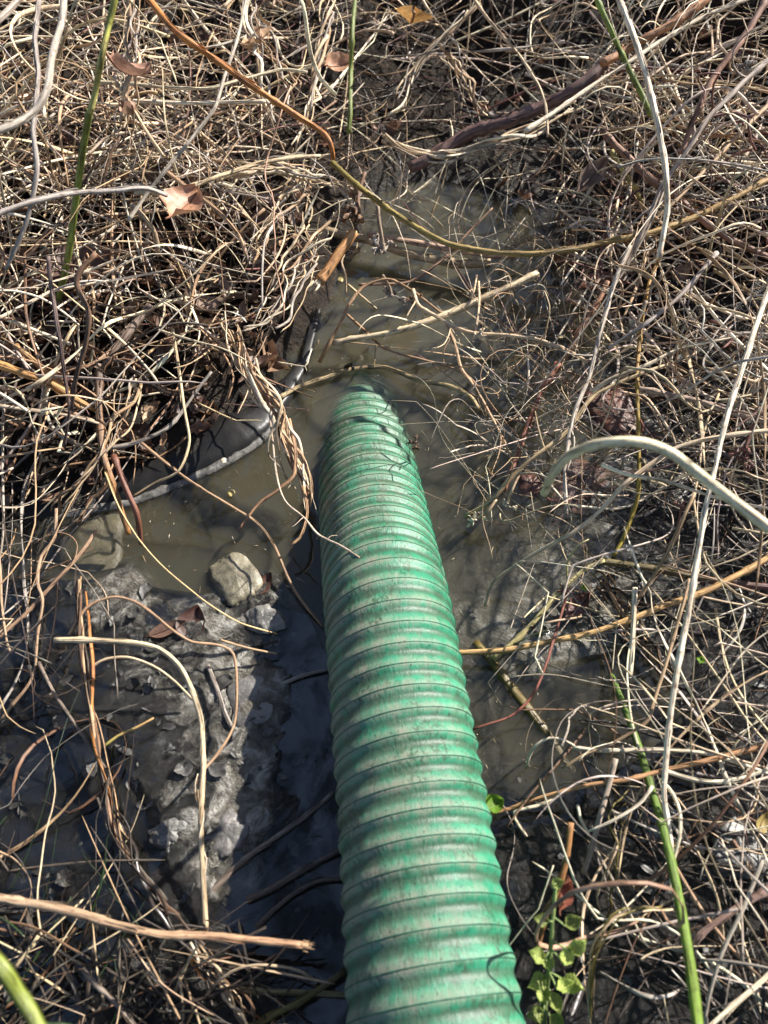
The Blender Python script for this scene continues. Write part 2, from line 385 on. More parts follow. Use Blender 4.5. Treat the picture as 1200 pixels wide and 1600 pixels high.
amp = np.maximum(acc[..., 2], np.clip(acc[..., 1] * 2.2, .12, 1))
fine = fbm(GX * 85, GY * 85, 4, 61, .6)
GZ = acc[..., 0] + land * amp * (lump * .012 + (rid - .6) * .005 + fine * .008) + fbm(GX * 5, GY * 5, 3, 21) * .02 * acc[..., 2]
GZ = GZ + land * acc[..., 2] * fbm(GX * 40, GY * 40, 3, 31) * .02
def ground(x, y):
    fx = np.clip((np.asarray(x) - X0) / GS, 0, len(gx) - 1.001); fy = np.clip((np.asarray(y) - Y0) / GS, 0, len(gy) - 1.001)
    i, j = fx.astype(int), fy.astype(int); a, b = fx - i, fy - j
    return (GZ[j, i] * (1 - a) + GZ[j, i + 1] * a) * (1 - b) + (GZ[j + 1, i] * (1 - a) + GZ[j + 1, i + 1] * a) * b
ny, nx = GX.shape
idx = np.arange(ny * nx).reshape(ny, nx)
quads = np.stack([idx[:-1, :-1], idx[:-1, 1:], idx[1:, 1:], idx[1:, :-1]], -1).reshape(-1, 4)
V = np.stack([GX, GY, GZ], -1).reshape(-1, 3)
tint = np.ones((ny * nx, 4)); tint[:, 0] = acc[..., 1].ravel(); tint[:, 1] = acc[..., 2].ravel(); tint[:, 2] = 0
# rings that carry the sheet out to the far meadow
ringv, ringq, prev = [], [], None
bx = np.concatenate([np.stack([np.full(nx, 0), np.arange(nx)], 1), np.stack([np.arange(1, ny), np.full(ny - 1, nx - 1)], 1), np.stack([np.full(nx - 1, ny - 1), np.arange(nx - 2, -1, -1)], 1), np.stack([np.arange(ny - 2, 0, -1), np.full(ny - 2, 0)], 1)])
loop = idx[bx[:, 0], bx[:, 1]]
base = V[loop]; c0 = np.array([0, 1.0, 0]); n0 = len(V); prevl = loop
extraV, extraT, extraQ = [], [], []
for k, s in enumerate((1.35, 2.2, 5, 14, 40)):
    p = c0 + (base - c0) * [s, s, 0]; p[:, 2] = .22 + .1 * np.sin(p[:, 0] * .9 + k) * min(1, k)
    cur = np.arange(n0, n0 + len(p)); n0 += len(p)
    extraV.append(p); t = np.ones((len(p), 4)) * [.1, 1, 0, 1]; extraT.append(t)
    extraQ.append(np.stack([np.roll(prevl, -1), prevl, cur, np.roll(cur, -1)], 1)); prevl = cur
me = mesh('mud_ground', np.vstack([V] + extraV), np.vstack([quads] + extraQ), M_MUD, np.vstack([tint] + extraT))
tag(link('mud_ground', me), 'dark wet mud and pale silt of the ditch bed and banks', None, None, 'structure')

# ------------------------------------------------------------------ the water: one closed body, its top at z = 0
def box_mesh(name, x0, x1, y0, y1, z0, z1, mat):
    v = [(x, y, z) for z in (z0, z1) for y in (y0, y1) for x in (x0, x1)]
    f = [(0, 2, 3, 1), (4, 5, 7, 6), (0, 1, 5, 4), (2, 6, 7, 3), (0, 4, 6, 2), (1, 3, 7, 5)]
    return mesh(name, v, f, mat, smooth=False)
SHORE = [(-500,905),(150,905),(300,925),(420,940),(480,960),(500,1000),(640,1250),(760,1255),(900,1235),(1000,1185),(1100,1100),(1700,1050)]
sh = [tuple(at(u, v, 0)[:2]) for u, v in SHORE]
pool = sh + [(1.6, 1.9), (-1.6, 1.9)]
n_ = len(pool)
pv = [(x, y, z) for z in (-.32, 0.0) for x, y in pool]
pf = [tuple(range(n_))[::-1], tuple(range(n_, 2 * n_))] + [(i, (i + 1) % n_, n_ + (i + 1) % n_, n_ + i) for i in range(n_)]
tag(link('muddy_water', mesh('muddy_water', pv, pf, M_WATER, smooth=False)), 'still murky olive water around the hose', None, None, 'structure')
near = [(x, y - .0006) for x, y in sh[::-1]] + [(-1.4, -.42), (1.4, -.42)]
tag(link('puddle_water', mesh('puddle_water', [(x, y, 0) for x, y in near], [tuple(range(len(near)))], M_PUDDLE, smooth=False)), 'thin dark water film over the near mud', None, None, 'structure')

# ------------------------------------------------------------------ the hose
AX = [(1600, .637, 680), (1300, .735, 649), (1100, .816, 624), (950, .894, 605.5), (850, .993, 590), (740, 1.117, 574), (680, 1.216, 567)]
ax = []
for v, d, u in AX:
    ax.append(CAM + d * (RT * (u - 600) / F + UP * (800 - v) / F + FWD))
last = ax[-1] + (ax[-1] - ax[-2]) * 1.3; ax.append(last + [0, 0, .022]); ax.append(ax[-1] + (ax[-1] - ax[-2]) * 1.0)
HP, PITCHH, HR, HA = None, .0241, .0734, .00165
d0 = ax[1] - ax[0]; d0[2] *= .3
for k in range(6): ax.insert(0, ax[0] - d0 / np.linalg.norm(d0) * .15)   # it runs on behind the viewer
ax = np.array(ax); HN = 1450
ax[-3][2] += .006
HP = spline(ax, HN)
for _ in range(200):                                   # ease the bend
    HP[1:-1] = HP[1:-1] * .5 + (HP[:-2] + HP[2:]) * .25
L = np.concatenate([[0], np.cumsum(np.linalg.norm(np.diff(HP, axis=0), axis=1))])
HT = np.gradient(HP, axis=0); HT /= np.linalg.norm(HT, axis=1)[:, None]
HX = np.cross(HT, [0, 0, 1.0]); HX /= np.linalg.norm(HX, axis=1)[:, None]     # to the right
HZ = np.cross(HX, HT)
KS = 120
th = np.arange(KS) / KS * 2 * math.pi                                        # 0 right, pi/2 crown, pi left
def hose_r(s, t):
    ph = (s / PITCHH + t / (2 * math.pi)) % 1.0                              # the spiral comes nearer from right to left
    # crest at ph = 0, a rounded groove nearer than it, a long flank back up
    x = np.where(ph < .62, ph / .62 * .5, .5 + (ph - .62) / .38 * .5)
    c = .5 + .5 * np.cos(2 * math.pi * x)
    return HR + HA * (2 * c - 1), c
ss, tt = np.meshgrid(L, th, indexing='ij')
rr, cr = hose_r(ss, tt)
# slight dents and ovality
rr = rr * (1 + .006 * np.sin(2 * tt + 1.1) + .012 * (fbm(ss * 9, tt * 1.5 + 3, 3, 5)))
HV = HP[:, None] + rr[..., None] * (np.cos(tt)[..., None] * HX[:, None] + np.sin(tt)[..., None] * HZ[:, None])
i = np.arange(HN - 1)[:, None] * KS; j = np.arange(KS)[None]; j2 = (j + 1) % KS
HQ = np.stack([i + j, i + j2, i + KS + j2, i + KS + j], -1).reshape(-1, 4)
tint = np.zeros((HN, KS, 4)); tint[..., 0] = cr; tint[..., 1] = .5 + .5 * np.cos(tt); tint[..., 3] = 1
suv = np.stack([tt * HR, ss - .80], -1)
hose = thing('suction_hose', 'thick ribbed green plastic suction hose smeared with silt, dipping into the murky pool', 'hose', (0, 0, 0))
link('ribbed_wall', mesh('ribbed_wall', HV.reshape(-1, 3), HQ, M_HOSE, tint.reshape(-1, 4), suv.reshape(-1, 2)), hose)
# thin raised seam along each crest
turns = L[-1] / PITCHH
q = np.linspace(.02 * turns, .985 * turns, int(turns * 60))                 # phase 0: s/P + t/2pi integer
sv = L[-1] - q * PITCHH; tv = (2 * math.pi * (-(sv / PITCHH))) % (2 * math.pi)
ii = np.clip(np.searchsorted(L, sv), 1, HN - 1); fr_ = ((sv - L[ii - 1]) / (L[ii] - L[ii - 1]))[:, None]
lerp = lambda A: A[ii - 1] * (1 - fr_) + A[ii] * fr_
rv = hose_r(sv, tv)[0] * (1 + .006 * np.sin(2 * tv + 1.1) + .012 * fbm(sv * 9, tv * 1.5 + 3, 3, 5))
sp = lerp(HP) + (rv + .0002)[:, None] * (np.cos(tv)[:, None] * lerp(HX) + np.sin(tv)[:, None] * lerp(HZ))
v_, f_, t_, u_ = tube(sp, 0.00055, 6)
link('spiral_seam', mesh('spiral_seam', v_, f_, M_SEAM), hose)

# ------------------------------------------------------------------ black plastic liner along the left shore
edge = [(-60,835),(60,812),(140,798),(215,782),(330,735),(405,690),(445,640),(475,585),(492,530),(505,470),(515,405),(535,350)]
path = spline(np.array([at(u, v, 0) for u, v in edge]), 120)
Tn = np.gradient(path, axis=0); Tn /= np.linalg.norm(Tn, axis=1)[:, None]
out_ = np.stack([-Tn[:, 1], Tn[:, 0], np.zeros(len(Tn))], 1)               # to the bank side
sgn = 1.0
wob = fbm(np.linspace(0, 14, 120), np.zeros(120), 3, 8)
prof = [(-.004, -.09), (.0, -.02), (.006, .004), (.020, .016), (.040, .0235), (.056, .0275), (.075, .031), (.085, .026), (.084, .0235), (.074, .028), (.055, .0245), (.039, .0205), (.018, .0125), (.003, -.002), (-.003, -.022), (-.007, -.09)]
lv = []
for k in range(120):
    g = (1 + .25 * wob[k]) * (1 - .80 * min(1, max(0, (k - 50) / 24)))
    lv += [path[k] + out_[k] * a * g + np.array([0, 0, b * g + .002]) for a, b in [(x * .8, y * .62 + (.0045 * (vnoise(np.array([k * .22 + 3]), np.array([x * 70.]), 19)[0] - .5) + .0025 * (vnoise(np.array([k * .9]), np.array([x * 160.]), 23)[0] - .5)) * (x > .002)) for x, y in prof]]
m_ = len(prof); i = np.arange(119)[:, None] * m_; j = np.arange(m_)[None]; j2 = (j + 1) % m_
lq = np.stack([i + j, i + j2, i + m_ + j2, i + m_ + j], -1).reshape(-1, 4)
lin = thing('plastic_liner', 'shiny black plastic liner edge curving along the left shore of the pool', 'liner')
link('liner_sheet', mesh('liner_sheet', lv, lq, M_LINER), lin)
# crust of dried silt at its waterline
sv_ = []
for k in range(16, 58):
    w_ = .0004 + .0055 * vnoise(np.array([k * .7]), np.array([3.0]), 4)[0]
    for a, b in ((-.006, -.003), (-.005, .0012), (-.001 + .3 * w_, .0035), (w_, .006), (w_ + .001, .001)):
        sv_.append(path[k] + out_[k] * a + np.array([0, 0, b + .001 * random.random()]))
i = np.arange(len(sv_) // 5 - 1)[:, None] * 5; j = np.arange(5)[None]; j2 = (j + 1) % 5
link('silt_crust', mesh('silt_crust', sv_, np.stack([i + j, i + j2, i + 5 + j2, i + 5 + j], -1).reshape(-1, 4), M_SCUM), lin)

# ------------------------------------------------------------------ sky, sun, camera
SUN_EL, SUN_AZ = 37.0, 55.0                                                  # azimuth from +y towards +x
W = bpy.data.worlds.new('World'); S.world = W; W.use_nodes = True
nt = W.node_tree; bg = nt.nodes['Background']
sky = nt.nodes.new('ShaderNodeTexSky'); sky.sky_type = 'NISHITA'; sky.sun_disc = False
sky.sun_elevation = R(SUN_EL); sky.sun_rotation = R(SUN_AZ)
nt.links.new(sky.outputs[0], bg.inputs[0]); bg.inputs[1].default_value = .07
sl = bpy.data.lights.new('sun', 'SUN'); sl.energy = 5.0; sl.angle = R(.5); sl.color = (1, .95, .87)
so = bpy.data.objects.new('sun', sl); COL.objects.link(so)
sd = Vector((math.sin(R(SUN_AZ)) * math.cos(R(SUN_EL)), math.cos(R(SUN_AZ)) * math.cos(R(SUN_EL)), math.sin(R(SUN_EL))))
so.rotation_euler = sd.to_track_quat('Z', 'Y').to_euler(); so.location = (3, 3, 4)
cd = bpy.data.cameras.new('camera'); cd.sensor_fit = 'VERTICAL'; cd.sensor_height = 36; cd.lens = 36 * F / 1600
cd.clip_start = .02; cd.clip_end = 400
cd.dof.use_dof = True; cd.dof.focus_distance = 1.02; cd.dof.aperture_fstop = 26.55 / 1000 / .0050
co = bpy.data.objects.new('camera', cd); COL.objects.link(co); co.location = (0, 0, H); co.rotation_euler = (R(90 - PITCH), 0, 0)
S.camera = co
S.view_settings.view_transform = 'Standard'; S.view_settings.look = 'None'; S.view_settings.exposure = 1.32; S.view_settings.gamma = 1.0
S.cycles.use_denoising = True
try: S.cycles.denoiser = 'OPENIMAGEDENOISE'
except Exception: pass
S.cycles.max_bounces = 6; S.cycles.diffuse_bounces = 3; S.cycles.glossy_bounces = 3; S.cycles.transmission_bounces = 4; S.cycles.volume_bounces = 2; S.cycles.transparent_max_bounces = 12
S.cycles.sample_clamp_indirect = 6.0; S.cycles.caustics_reflective = False; S.cycles.caustics_refractive = False
S.render.film_transparent = False
# ------------------------------------------------------------------ dead grass: colours (base colour, wetness)
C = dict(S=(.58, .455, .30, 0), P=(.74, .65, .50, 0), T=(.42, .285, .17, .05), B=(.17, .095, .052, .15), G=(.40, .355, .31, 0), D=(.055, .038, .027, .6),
         O=(.50, .20, .045, .1), R=(.19, .085, .07, .15), N=(.17, .235, .04, .25), L=(.19, .155, .035, .25), W=(.10, .082, .065, .7), K=(.024, .018, .015, .75), M=(.02, .045, .012, .6))

def inpoly(x, y, poly):
    c = np.zeros(x.shape, bool); n = len(poly)
    for i in range(n):
        (x1, y1), (x2, y2) = poly[i], poly[(i + 1) % n]
        with np.errstate(divide='ignore', invalid='ignore'):
            c ^= ((y1 > y) != (y2 > y)) & (x < (x2 - x1) * (y - y1) / (y2 - y1 + 1e-12) + x1)
    return c

# zones: outline in photo pixels at height zr, strands, height of the tangle, length range, radius range, curl, flat share, palette, heading (degrees, spread), dip
ZONES = [
 ('far pool rim', [(500,290),(860,290),(890,430),(780,410),(640,345),(520,390)], .04, 75, .10, (.12,.36), (.0005,.0015), 2.0, .3, 'SPPTGG', None),
 ('near right mud rim', [(800,890),(1250,850),(1250,1420),(860,1380),(760,1200)], .03, 75, .11, (.15,.48), (.0006,.0016), 1.5, .4, 'PPPSSG', None),
 ('bank wisps', [(-400,-160),(1600,-160),(1600,700),(1100,700),(950,520),(850,330),(690,280),(500,330),(420,530),(320,640),(-400,780)], .10, 650, .22, (.10,.45), (.0003,.0008), 1.8, .2, 'PPSSGT', None),
 ('top of the far bank', [(-300,-160),(1500,-160),(1500,230),(960,240),(690,240),(560,280),(430,330),(-300,380)], .12, 280, .28, (.30,1.0), (.0011,.0029), 1.5, .55, 'PPPPSSGS', None),
 ('top of the right bank', [(800,250),(1400,250),(1400,700),(1120,700),(960,540),(860,430)], .08, 95, .22, (.2,.7), (.0012,.0026), 1.4, .55, 'PPSSGGT', None),
 ('top of the left bank', [(-300,350),(470,320),(480,400),(400,540),(300,640),(100,740),(-300,760)], .06, 80, .17, (.2,.6), (.0011,.0026), 1.5, .55, 'PSSGTTB', None),
 ('pool rim', [(735,430),(860,430),(960,470),(930,620),(880,760),(800,830),(730,830),(770,720),(800,600),(760,520)], .03, 160, .09, (.10,.34), (.0005,.0015), 2.2, .3, 'SSPPTGR', None),
 ('bank beyond the pool', [(-500,-160),(1700,-160),(1700,260),(1150,300),(960,290),(800,290),(690,300),(560,300),(430,330),(-500,400)], .12, 1500, .22, (.20,.70), (.0008,.0027), 1.15, .45, 'SSPPPTTSGGGR', None),
 ('left bank', [(-400,330),(480,300),(505,370),(470,440),(430,520),(395,590),(330,640),(215,690),(120,760),(-400,800)], .05, 640, .13, (.14,.55), (.0010,.0028), 1.2, .35, 'SSTTBPPPGGD', None),
 ('right bank', [(770,240),(1600,250),(1600,720),(1120,720),(960,560),(880,470),(800,380)], .08, 400, .19, (.16,.65), (.0009,.0029), 1.3, .35, 'SSPPPTTSGGR', None),
 ('right shore', [(850,450),(1500,650),(1500,1620),(800,1620),(860,1200),(1000,900),(900,740),(830,640)], .02, 230, .10, (.14,.50), (.0006,.0023), 1.35, .35, 'SPPTSGGSBW', None),
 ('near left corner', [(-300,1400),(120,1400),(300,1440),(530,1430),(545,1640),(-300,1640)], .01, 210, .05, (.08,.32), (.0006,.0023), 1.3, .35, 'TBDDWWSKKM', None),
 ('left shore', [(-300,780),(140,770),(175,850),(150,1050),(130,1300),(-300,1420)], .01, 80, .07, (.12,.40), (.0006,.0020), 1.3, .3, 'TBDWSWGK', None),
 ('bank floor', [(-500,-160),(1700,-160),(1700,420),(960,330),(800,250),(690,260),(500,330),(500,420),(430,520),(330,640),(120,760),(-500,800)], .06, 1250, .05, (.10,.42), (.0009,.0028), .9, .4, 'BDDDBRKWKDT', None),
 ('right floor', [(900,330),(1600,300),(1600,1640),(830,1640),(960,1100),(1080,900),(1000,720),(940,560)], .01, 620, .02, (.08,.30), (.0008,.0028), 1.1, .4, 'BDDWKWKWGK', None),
]
OPEN = [  # water and mud that stays clear of loose litter, photo pixels at z = 0
 [(525,330),(640,270),(790,300),(860,400),(880,480),(800,560),(790,700),(760,800),(870,900),(900,1000),(760,1200),(830,1640),(500,1640),(470,1400),(420,1000),(480,830),(470,720),(500,560)],
 [(200,790),(450,670),(480,800),(480,1000),(520,1400),(330,1420),(210,1330),(230,1000),(150,900)],
]
OPW = [[tuple(at(u, v, 0)[:2]) for u, v in p] for p in OPEN]

def grow(N, zone, steps=22):
    """N wandering strands rooted in a zone -> (N, steps, 3), radii, colours, flats"""
    name, poly, zr, _, tall, (l0, l1), (r0, r1), curl, flat, pal, head = zone
    pw = [tuple(at(u, v, zr)[:2]) for u, v in poly]
    xs = [p[0] for p in pw]; ys = [p[1] for p in pw]
    P = np.zeros((0, 2))
    while len(P) < N:
        q = np.stack([rng.uniform(max(min(xs), -1.4), min(max(xs), 1.4), N * 2), rng.uniform(max(min(ys), -.4), min(max(ys), 2.45), N * 2)], 1)
        q = q[inpoly(q[:, 0], q[:, 1], pw)]
        if 'floor' not in name: q = q[rng.random(len(q)) < np.clip(.35 + 2.6 * (fbm(q[:, 0] * 6 + 9, q[:, 1] * 6, 3, 77) + .12), .12, 1)]
        P = np.vstack([P, q])
    P = P[:N]
    # clumps and hollows
    L = l0 + (l1 - l0) * rng.random(N) ** 1.6
    big = rng.random(N)
    rad = r0 + (r1 - r0) * big ** 1.8
    az = 4 * math.pi * vnoise(P[:, 0] * 2.3 + 4, P[:, 1] * 2.3 + 7, 12) + rng.normal(0, .9, N) + math.pi * (rng.random(N) < .5)
    el = rng.normal(0, .35, N)
    hz = rng.random(N) ** 1.2 * tall
    pos = np.stack([P[:, 0], P[:, 1], ground(P[:, 0], P[:, 1]) + hz + .002], 1)
    out = np.zeros((N, steps, 3)); ds = L / (steps - 1)
    kc = curl * rng.gamma(1.2, 2.6, N)                       # turn rate, rad per m
    w1, w2 = rng.normal(0, 1, N) * kc, rng.normal(0, 1, N) * kc * .6
    for s in range(steps):
        out[:, s] = pos
        w1 = w1 * .86 + rng.normal(0, 1, N) * kc * .75
        w2 = w2 * .8 + rng.normal(0, 1, N) * kc * .55
        kink = rng.random(N) < .035
        az = az + w1 * ds + kink * rng.normal(0, .7, N)
        el = (el + w2 * ds) * .96
        g = np.maximum(ground(pos[:, 0], pos[:, 1]), 0)
        hgt = pos[:, 2] - g
        el = el + np.clip((.008 - hgt) * 30, 0, .5) - np.clip((hgt - tall) * 8, 0, .4)
        kc = kc * 1.0
        d = np.stack([np.cos(el) * np.cos(az), np.cos(el) * np.sin(az), np.sin(el)], 1)
        pos = pos + d * ds[:, None]
        pos[:, 2] = np.maximum(pos[:, 2], np.maximum(ground(pos[:, 0], pos[:, 1]), 0) + rad)
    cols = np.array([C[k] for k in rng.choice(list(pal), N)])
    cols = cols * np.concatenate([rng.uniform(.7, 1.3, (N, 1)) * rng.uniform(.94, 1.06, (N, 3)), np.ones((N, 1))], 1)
    fl = np.where(rng.random(N) < flat, rng.uniform(.18, .45, N), rng.uniform(.75, 1, N))
    return out, rad, cols, fl

def strand(bag, pts, rad, col, fl, sides=None):
    n = len(pts); t = np.linspace(0, 1, n)
    prof = rad * (1 - .45 * t) * np.clip((1.02 - t) * 14, .25, 1)
    sides = sides or (6 if rad > .0012 else 4)
    V, Q, T, U = tube(pts, prof * (1.35 if fl < .5 else 1), sides, fl, random.uniform(-25, 25) if fl < .5 else 0, col)
    bag.add(V, Q, T, U)

def clear_of_open(pts):
    """share of a strand that hangs over the open pool or mud"""
    m = np.zeros(len(pts), bool)
    for p in OPW: m |= inpoly(pts[:, 0], pts[:, 1], p)
    return m.mean()

bag = Bag(); SPARE = []           # SPARE: strands kept as objects of their own
for zone in ZONES:
    o, rad, cols, fl = grow(zone[3], zone)
    for k in range(len(o)):
        share = clear_of_open(o[k])
        lim = 1.1 if 'rim' in zone[0] else .22 if 'shore' in zone[0] or 'corner' in zone[0] else .12
        if share > lim: continue
        if np.linalg.norm(o[k][:, None] - HP[None, ::12], axis=2).min() < .077: continue       # none runs through the hose
        c_ = np.linalg.norm(o[k] - CAM, axis=1).min()
        if c_ < .42: continue
        if 'floor' not in zone[0]:
            SPARE.append((zone[0], o[k], rad[k], cols[k], fl[k]))
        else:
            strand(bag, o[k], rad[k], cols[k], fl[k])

def project(p):
    q = p - CAM; d = q @ FWD
    return 600 + F * (q @ RT) / d, 800 - F * (q @ UP) / d, d

# the strands that show largest (long, thick, high in the tangle, in frame) become objects of their own
score = []
for n_, (zn, p, r_, c, fl) in enumerate(SPARE):
    u, v, d = project(p)
    ins = (u > 5) & (u < 1195) & (v > 5) & (v < 1595)
    if ins.sum() < 6: score.append(0); continue
    seg = np.hypot(np.diff(u), np.diff(v))[ins[:-1]].sum()
    hh = np.clip((p[:, 2] - np.maximum(ground(p[:, 0], p[:, 1]), 0)).mean() / .08, .15, 1.6)
    score.append(seg * (2 * r_ * F / d.mean()) * hh)
order = np.argsort(score)[::-1]
N_IND = 285
chosen = set(order[:N_IND].tolist())
for n_, (zn, p, r_, c, fl) in enumerate(SPARE):
    if n_ not in chosen: strand(bag, p, r_, c, fl)
tag(link('dry_grass_litter', bag.me('dry_grass_litter', M_STRAW)), 'matted litter of dead grass covering both banks', None, None, 'stuff')
# ------------------------------------------------------------------ stems one can point at, each built where it grows or lies
def shape(pts, wpx, wob=1.0):
    W_ = np.array([at(u, v, z) for u, v, z in pts])
    L_ = np.linalg.norm(np.diff(W_, axis=0), axis=1).sum()
    n = int(np.clip(L_ / .007, 10, 110))
    P = spline(W_, n, .4 * wob)
    r = wpx / 2 * np.mean([depth(p) for p in W_]) / F
    k = np.linspace(0, L_ * 11, n); s0 = random.random() * 90
    wv = np.stack([fbm(k * f + s0, np.full(n, s0 + q), 3, 40 + q) for q, f in ((0, 1), (7, 1.1), (14, .9))], 1)
    env = np.clip(np.linspace(0, 1, n) * 8, .2, 1)[:, None]
    return P + wv * env * min(.011, .0035 + r * 1.3) * wob, r, L_

def stalk_bag(P, r, L_, col, col2=None, flat=1.0, taper=.6, sides=None, node=.075, twist=0):
    n = len(P); t = np.linspace(0, 1, n)
    rad = r * (1.12 - taper * .55 * t)
    if node:
        s = t * L_; ph = (s + random.random() * node) / node
        rad = rad * (1 + .32 * np.exp(-((ph - np.round(ph)) * node / .0035) ** 2))
    rad = rad * (1 + .30 * fbm(t * L_ * 60, t * 0 + random.random() * 50, 2, 3))
    b = Bag(); b.add(*tube(P, rad, sides or (12 if r > .0016 else 6), flat, twist or random.uniform(-4, 4), col, .13 if r > .0016 else 0, None, col2)); return b

def shoot_pts(P, i, L_, side=None, droop=0):
    T = P[min(i + 1, len(P) - 1)] - P[i - 1]; T /= np.linalg.norm(T) + 1e-9
    q = rng.normal(0, 1, 3); q -= T * (q @ T); q /= np.linalg.norm(q)
    q[2] = abs(q[2]) * .5
    d = T * rng.uniform(.2, .9) + q * rng.uniform(.5, 1); d /= np.linalg.norm(d)
    out = [P[i]]; k = rng.normal(0, 1, 3) * 14
    for s in range(9):
        d = d + np.cross(k, d) * L_ / 9 + rng.normal(0, .10, 3); d[2] -= droop; d /= np.linalg.norm(d); out.append(out[-1] + d * L_ / 9)
    return np.array(out)

ALL = []
def stem(label, pts, w, col, cat='grass stalk', name='dry_grass_stalk', group=None, col2=None, flat=1.0, taper=.6, node=.075, shoots=0, slen=.06, prickles=0, wob=1.0, tip=None, twist=0):
    P, r, L_ = shape(pts, w * (.88 if w < 18 else .95), wob)
    c = np.array(C[col] if isinstance(col, str) else col); c = c * [*(rng.uniform(.975, 1.025, 3) * rng.uniform(.92, 1.08)), 1]
    c2 = None if col2 is None else C[col2] if isinstance(col2, str) else col2
    base = P[0].copy(); Q = P - base
    b = stalk_bag(Q, r, L_, c, c2, flat, taper, None, node, twist)
    if r > .0019 and flat > .5 and cat not in ('green stalk', 'rush'):                 # bark peeling off in strips, still attached
        for k in range(int(L_ / .028)):
            m = int(rng.integers(5, 12)); i = int(rng.integers(1, max(2, len(Q) - m - 1))); seg = Q[i:i + m]
            if len(seg) < 4: continue
            T = seg[-1] - seg[0]; T /= np.linalg.norm(T); n1 = np.cross(T, rng.normal(0, 1, 3)); n1 /= np.linalg.norm(n1)
            if n1[2] < 0: n1 = -n1
            t = np.linspace(0, 1, len(seg)); lift = r * (.92 - .30 * i / len(Q)) + r * rng.uniform(.0, 1.3) * np.clip(t - .55, 0, 1) ** 1.5 * 2.5
            b.add(*tube(seg + n1 * lift[:, None], r * rng.uniform(.16, .42) * np.array([.3] + [1] * (len(seg) - 2) + [.25]), 6, .4, 0, (c if c2 is None or i < len(Q) / 2 else np.array(c2)) * np.array([*(np.ones(3) * rng.uniform(.45, 1.35)), 1])))
    if not (shoots or prickles or tip):
        o = link(name, b.me(name, M_STRAW), None, base); tag(o, label, cat, group); ALL.append((o, P)); return o
    o = thing(name, label, cat, base, group)
    link('stalk', b.me('stalk', M_STRAW), o)
    for k in range(shoots):
        i = int(len(Q) * (k + .6 + rng.uniform(-.25, .25)) / (shoots + .4)); i = min(max(i, 2), len(Q) - 3)
        sp_ = shoot_pts(Q, i, slen * rng.uniform(.5, 1.3)); bb = Bag(); bb.add(*tube(sp_, r * np.linspace(.5, .22, len(sp_)), 6, 1, 0, c)); link('side_shoot', bb.me('side_shoot', M_STRAW), o)
    for k in range(prickles):
        i = rng.integers(2, len(Q) - 2); T = Q[i + 1] - Q[i - 1]; T /= np.linalg.norm(T)
        q = rng.normal(0, 1, 3); q -= T * (q @ T); q /= np.linalg.norm(q)
        p0 = Q[i] + q * r * .8; ln_ = r * rng.uniform(.7, 1.2)
        bb = Bag(); bb.add(*tube([p0, p0 + q * ln_ * .5 - T * ln_ * .1, p0 + q * ln_ - T * ln_ * .4], [r * .22, r * .12, r * .02], 4, 1, 0, (c2 if c2 is not None and i > len(Q) / 2 else c) * np.array([1.5, 1.3, 1.1, 1]))); link('prickle', bb.me('prickle', M_STRAW), o)
    if tip:
        T = Q[-1] - Q[-4]; T /= np.linalg.norm(T); bb = Bag()
        m = 9; tp = np.array([Q[-1] + T * r * 3.2 * s for s in np.linspace(-.15, 1, m)])
        bb.add(*tube(tp[:5], r * np.array([1.02, 1.05, 1.06, 1.0, .86]), 8, .85, 0, C[tip], .16))
        for q_ in range(9):
            of = rng.normal(0, .5, 3) * r; e_ = tp[3] + of + T * r * rng.uniform(1.2, 2.6) + rng.normal(0, .35, 3) * r
            bb.add(*tube(np.array([tp[2] + of, (tp[3] + of + e_) / 2, e_]), r * np.array([.4, .34, .12]), 6, .5, 0, np.array(C[tip]) * [*(np.ones(3) * rng.uniform(.7, 1.2)), 1]))
        link('torn_tip', bb.me('torn_tip', M_STRAW), o)
    ALL.append((o, P)); return o

def bundle(label, pts, w, n, cols, name='grass_bundle', cat='grass bundle', spread=1.0, turns=1.5, r_px=5, group=None):
    P, r, L_ = shape(pts, w, .6); base = P[0].copy(); o = thing(name, label, cat, base, group)
    m = len(P); t = np.linspace(0, 1, m)
    T = np.gradient(P, axis=0); T /= np.linalg.norm(T, axis=1)[:, None]
    A = np.cross(T, [.3, .2, 1.0]); A /= np.linalg.norm(A, axis=1)[:, None]; B = np.cross(T, A)
    rr_ = r_px / 2 * depth(P[m // 2]) / F
    for k in range(n):
        ph = rng.uniform(0, 6.28) + turns * 2 * math.pi * t * rng.uniform(.6, 1.3) + fbm(t * 5, t * 0 + k * 3.3, 2, 6) * 3
        am = r * rng.uniform(.35, 1.0) * (1 + .7 * fbm(t * 4 + k, t * 0, 2, 8)) * (1 + (spread - 1) * np.abs(t - .5) * 2) * rng.uniform(.5, 1.5)
        wx, wy = fbm(t * 3.5 + k * 7.7, t * 0 + 1, 3, 12) * r * 2.6, fbm(t * 3.5 + k * 5.1, t * 0 + 5, 3, 15) * r * 2.6
        q = P - base + A * (am * np.cos(ph) + wx)[:, None] + B * (am * np.sin(ph) + wy)[:, None]
        a = int(m * rng.uniform(0, .18)); e = m - int(m * rng.uniform(0, .22)); q = q[a:e]
        c = np.array(C[cols[k % len(cols)]]) * [*(rng.uniform(.8, 1.15, 1).repeat(3)), 1]
        bb = Bag(); fl = rng.choice([.22, .3, .45, .7]); bb.add(*tube(q, rr_ * rng.uniform(.45, 1.15) * np.linspace(1.1, .75, len(q)), 6, fl, rng.uniform(-12, 12), c)); link('strand', bb.me('strand', M_STRAW), o)
    ALL.append((o, P)); return o

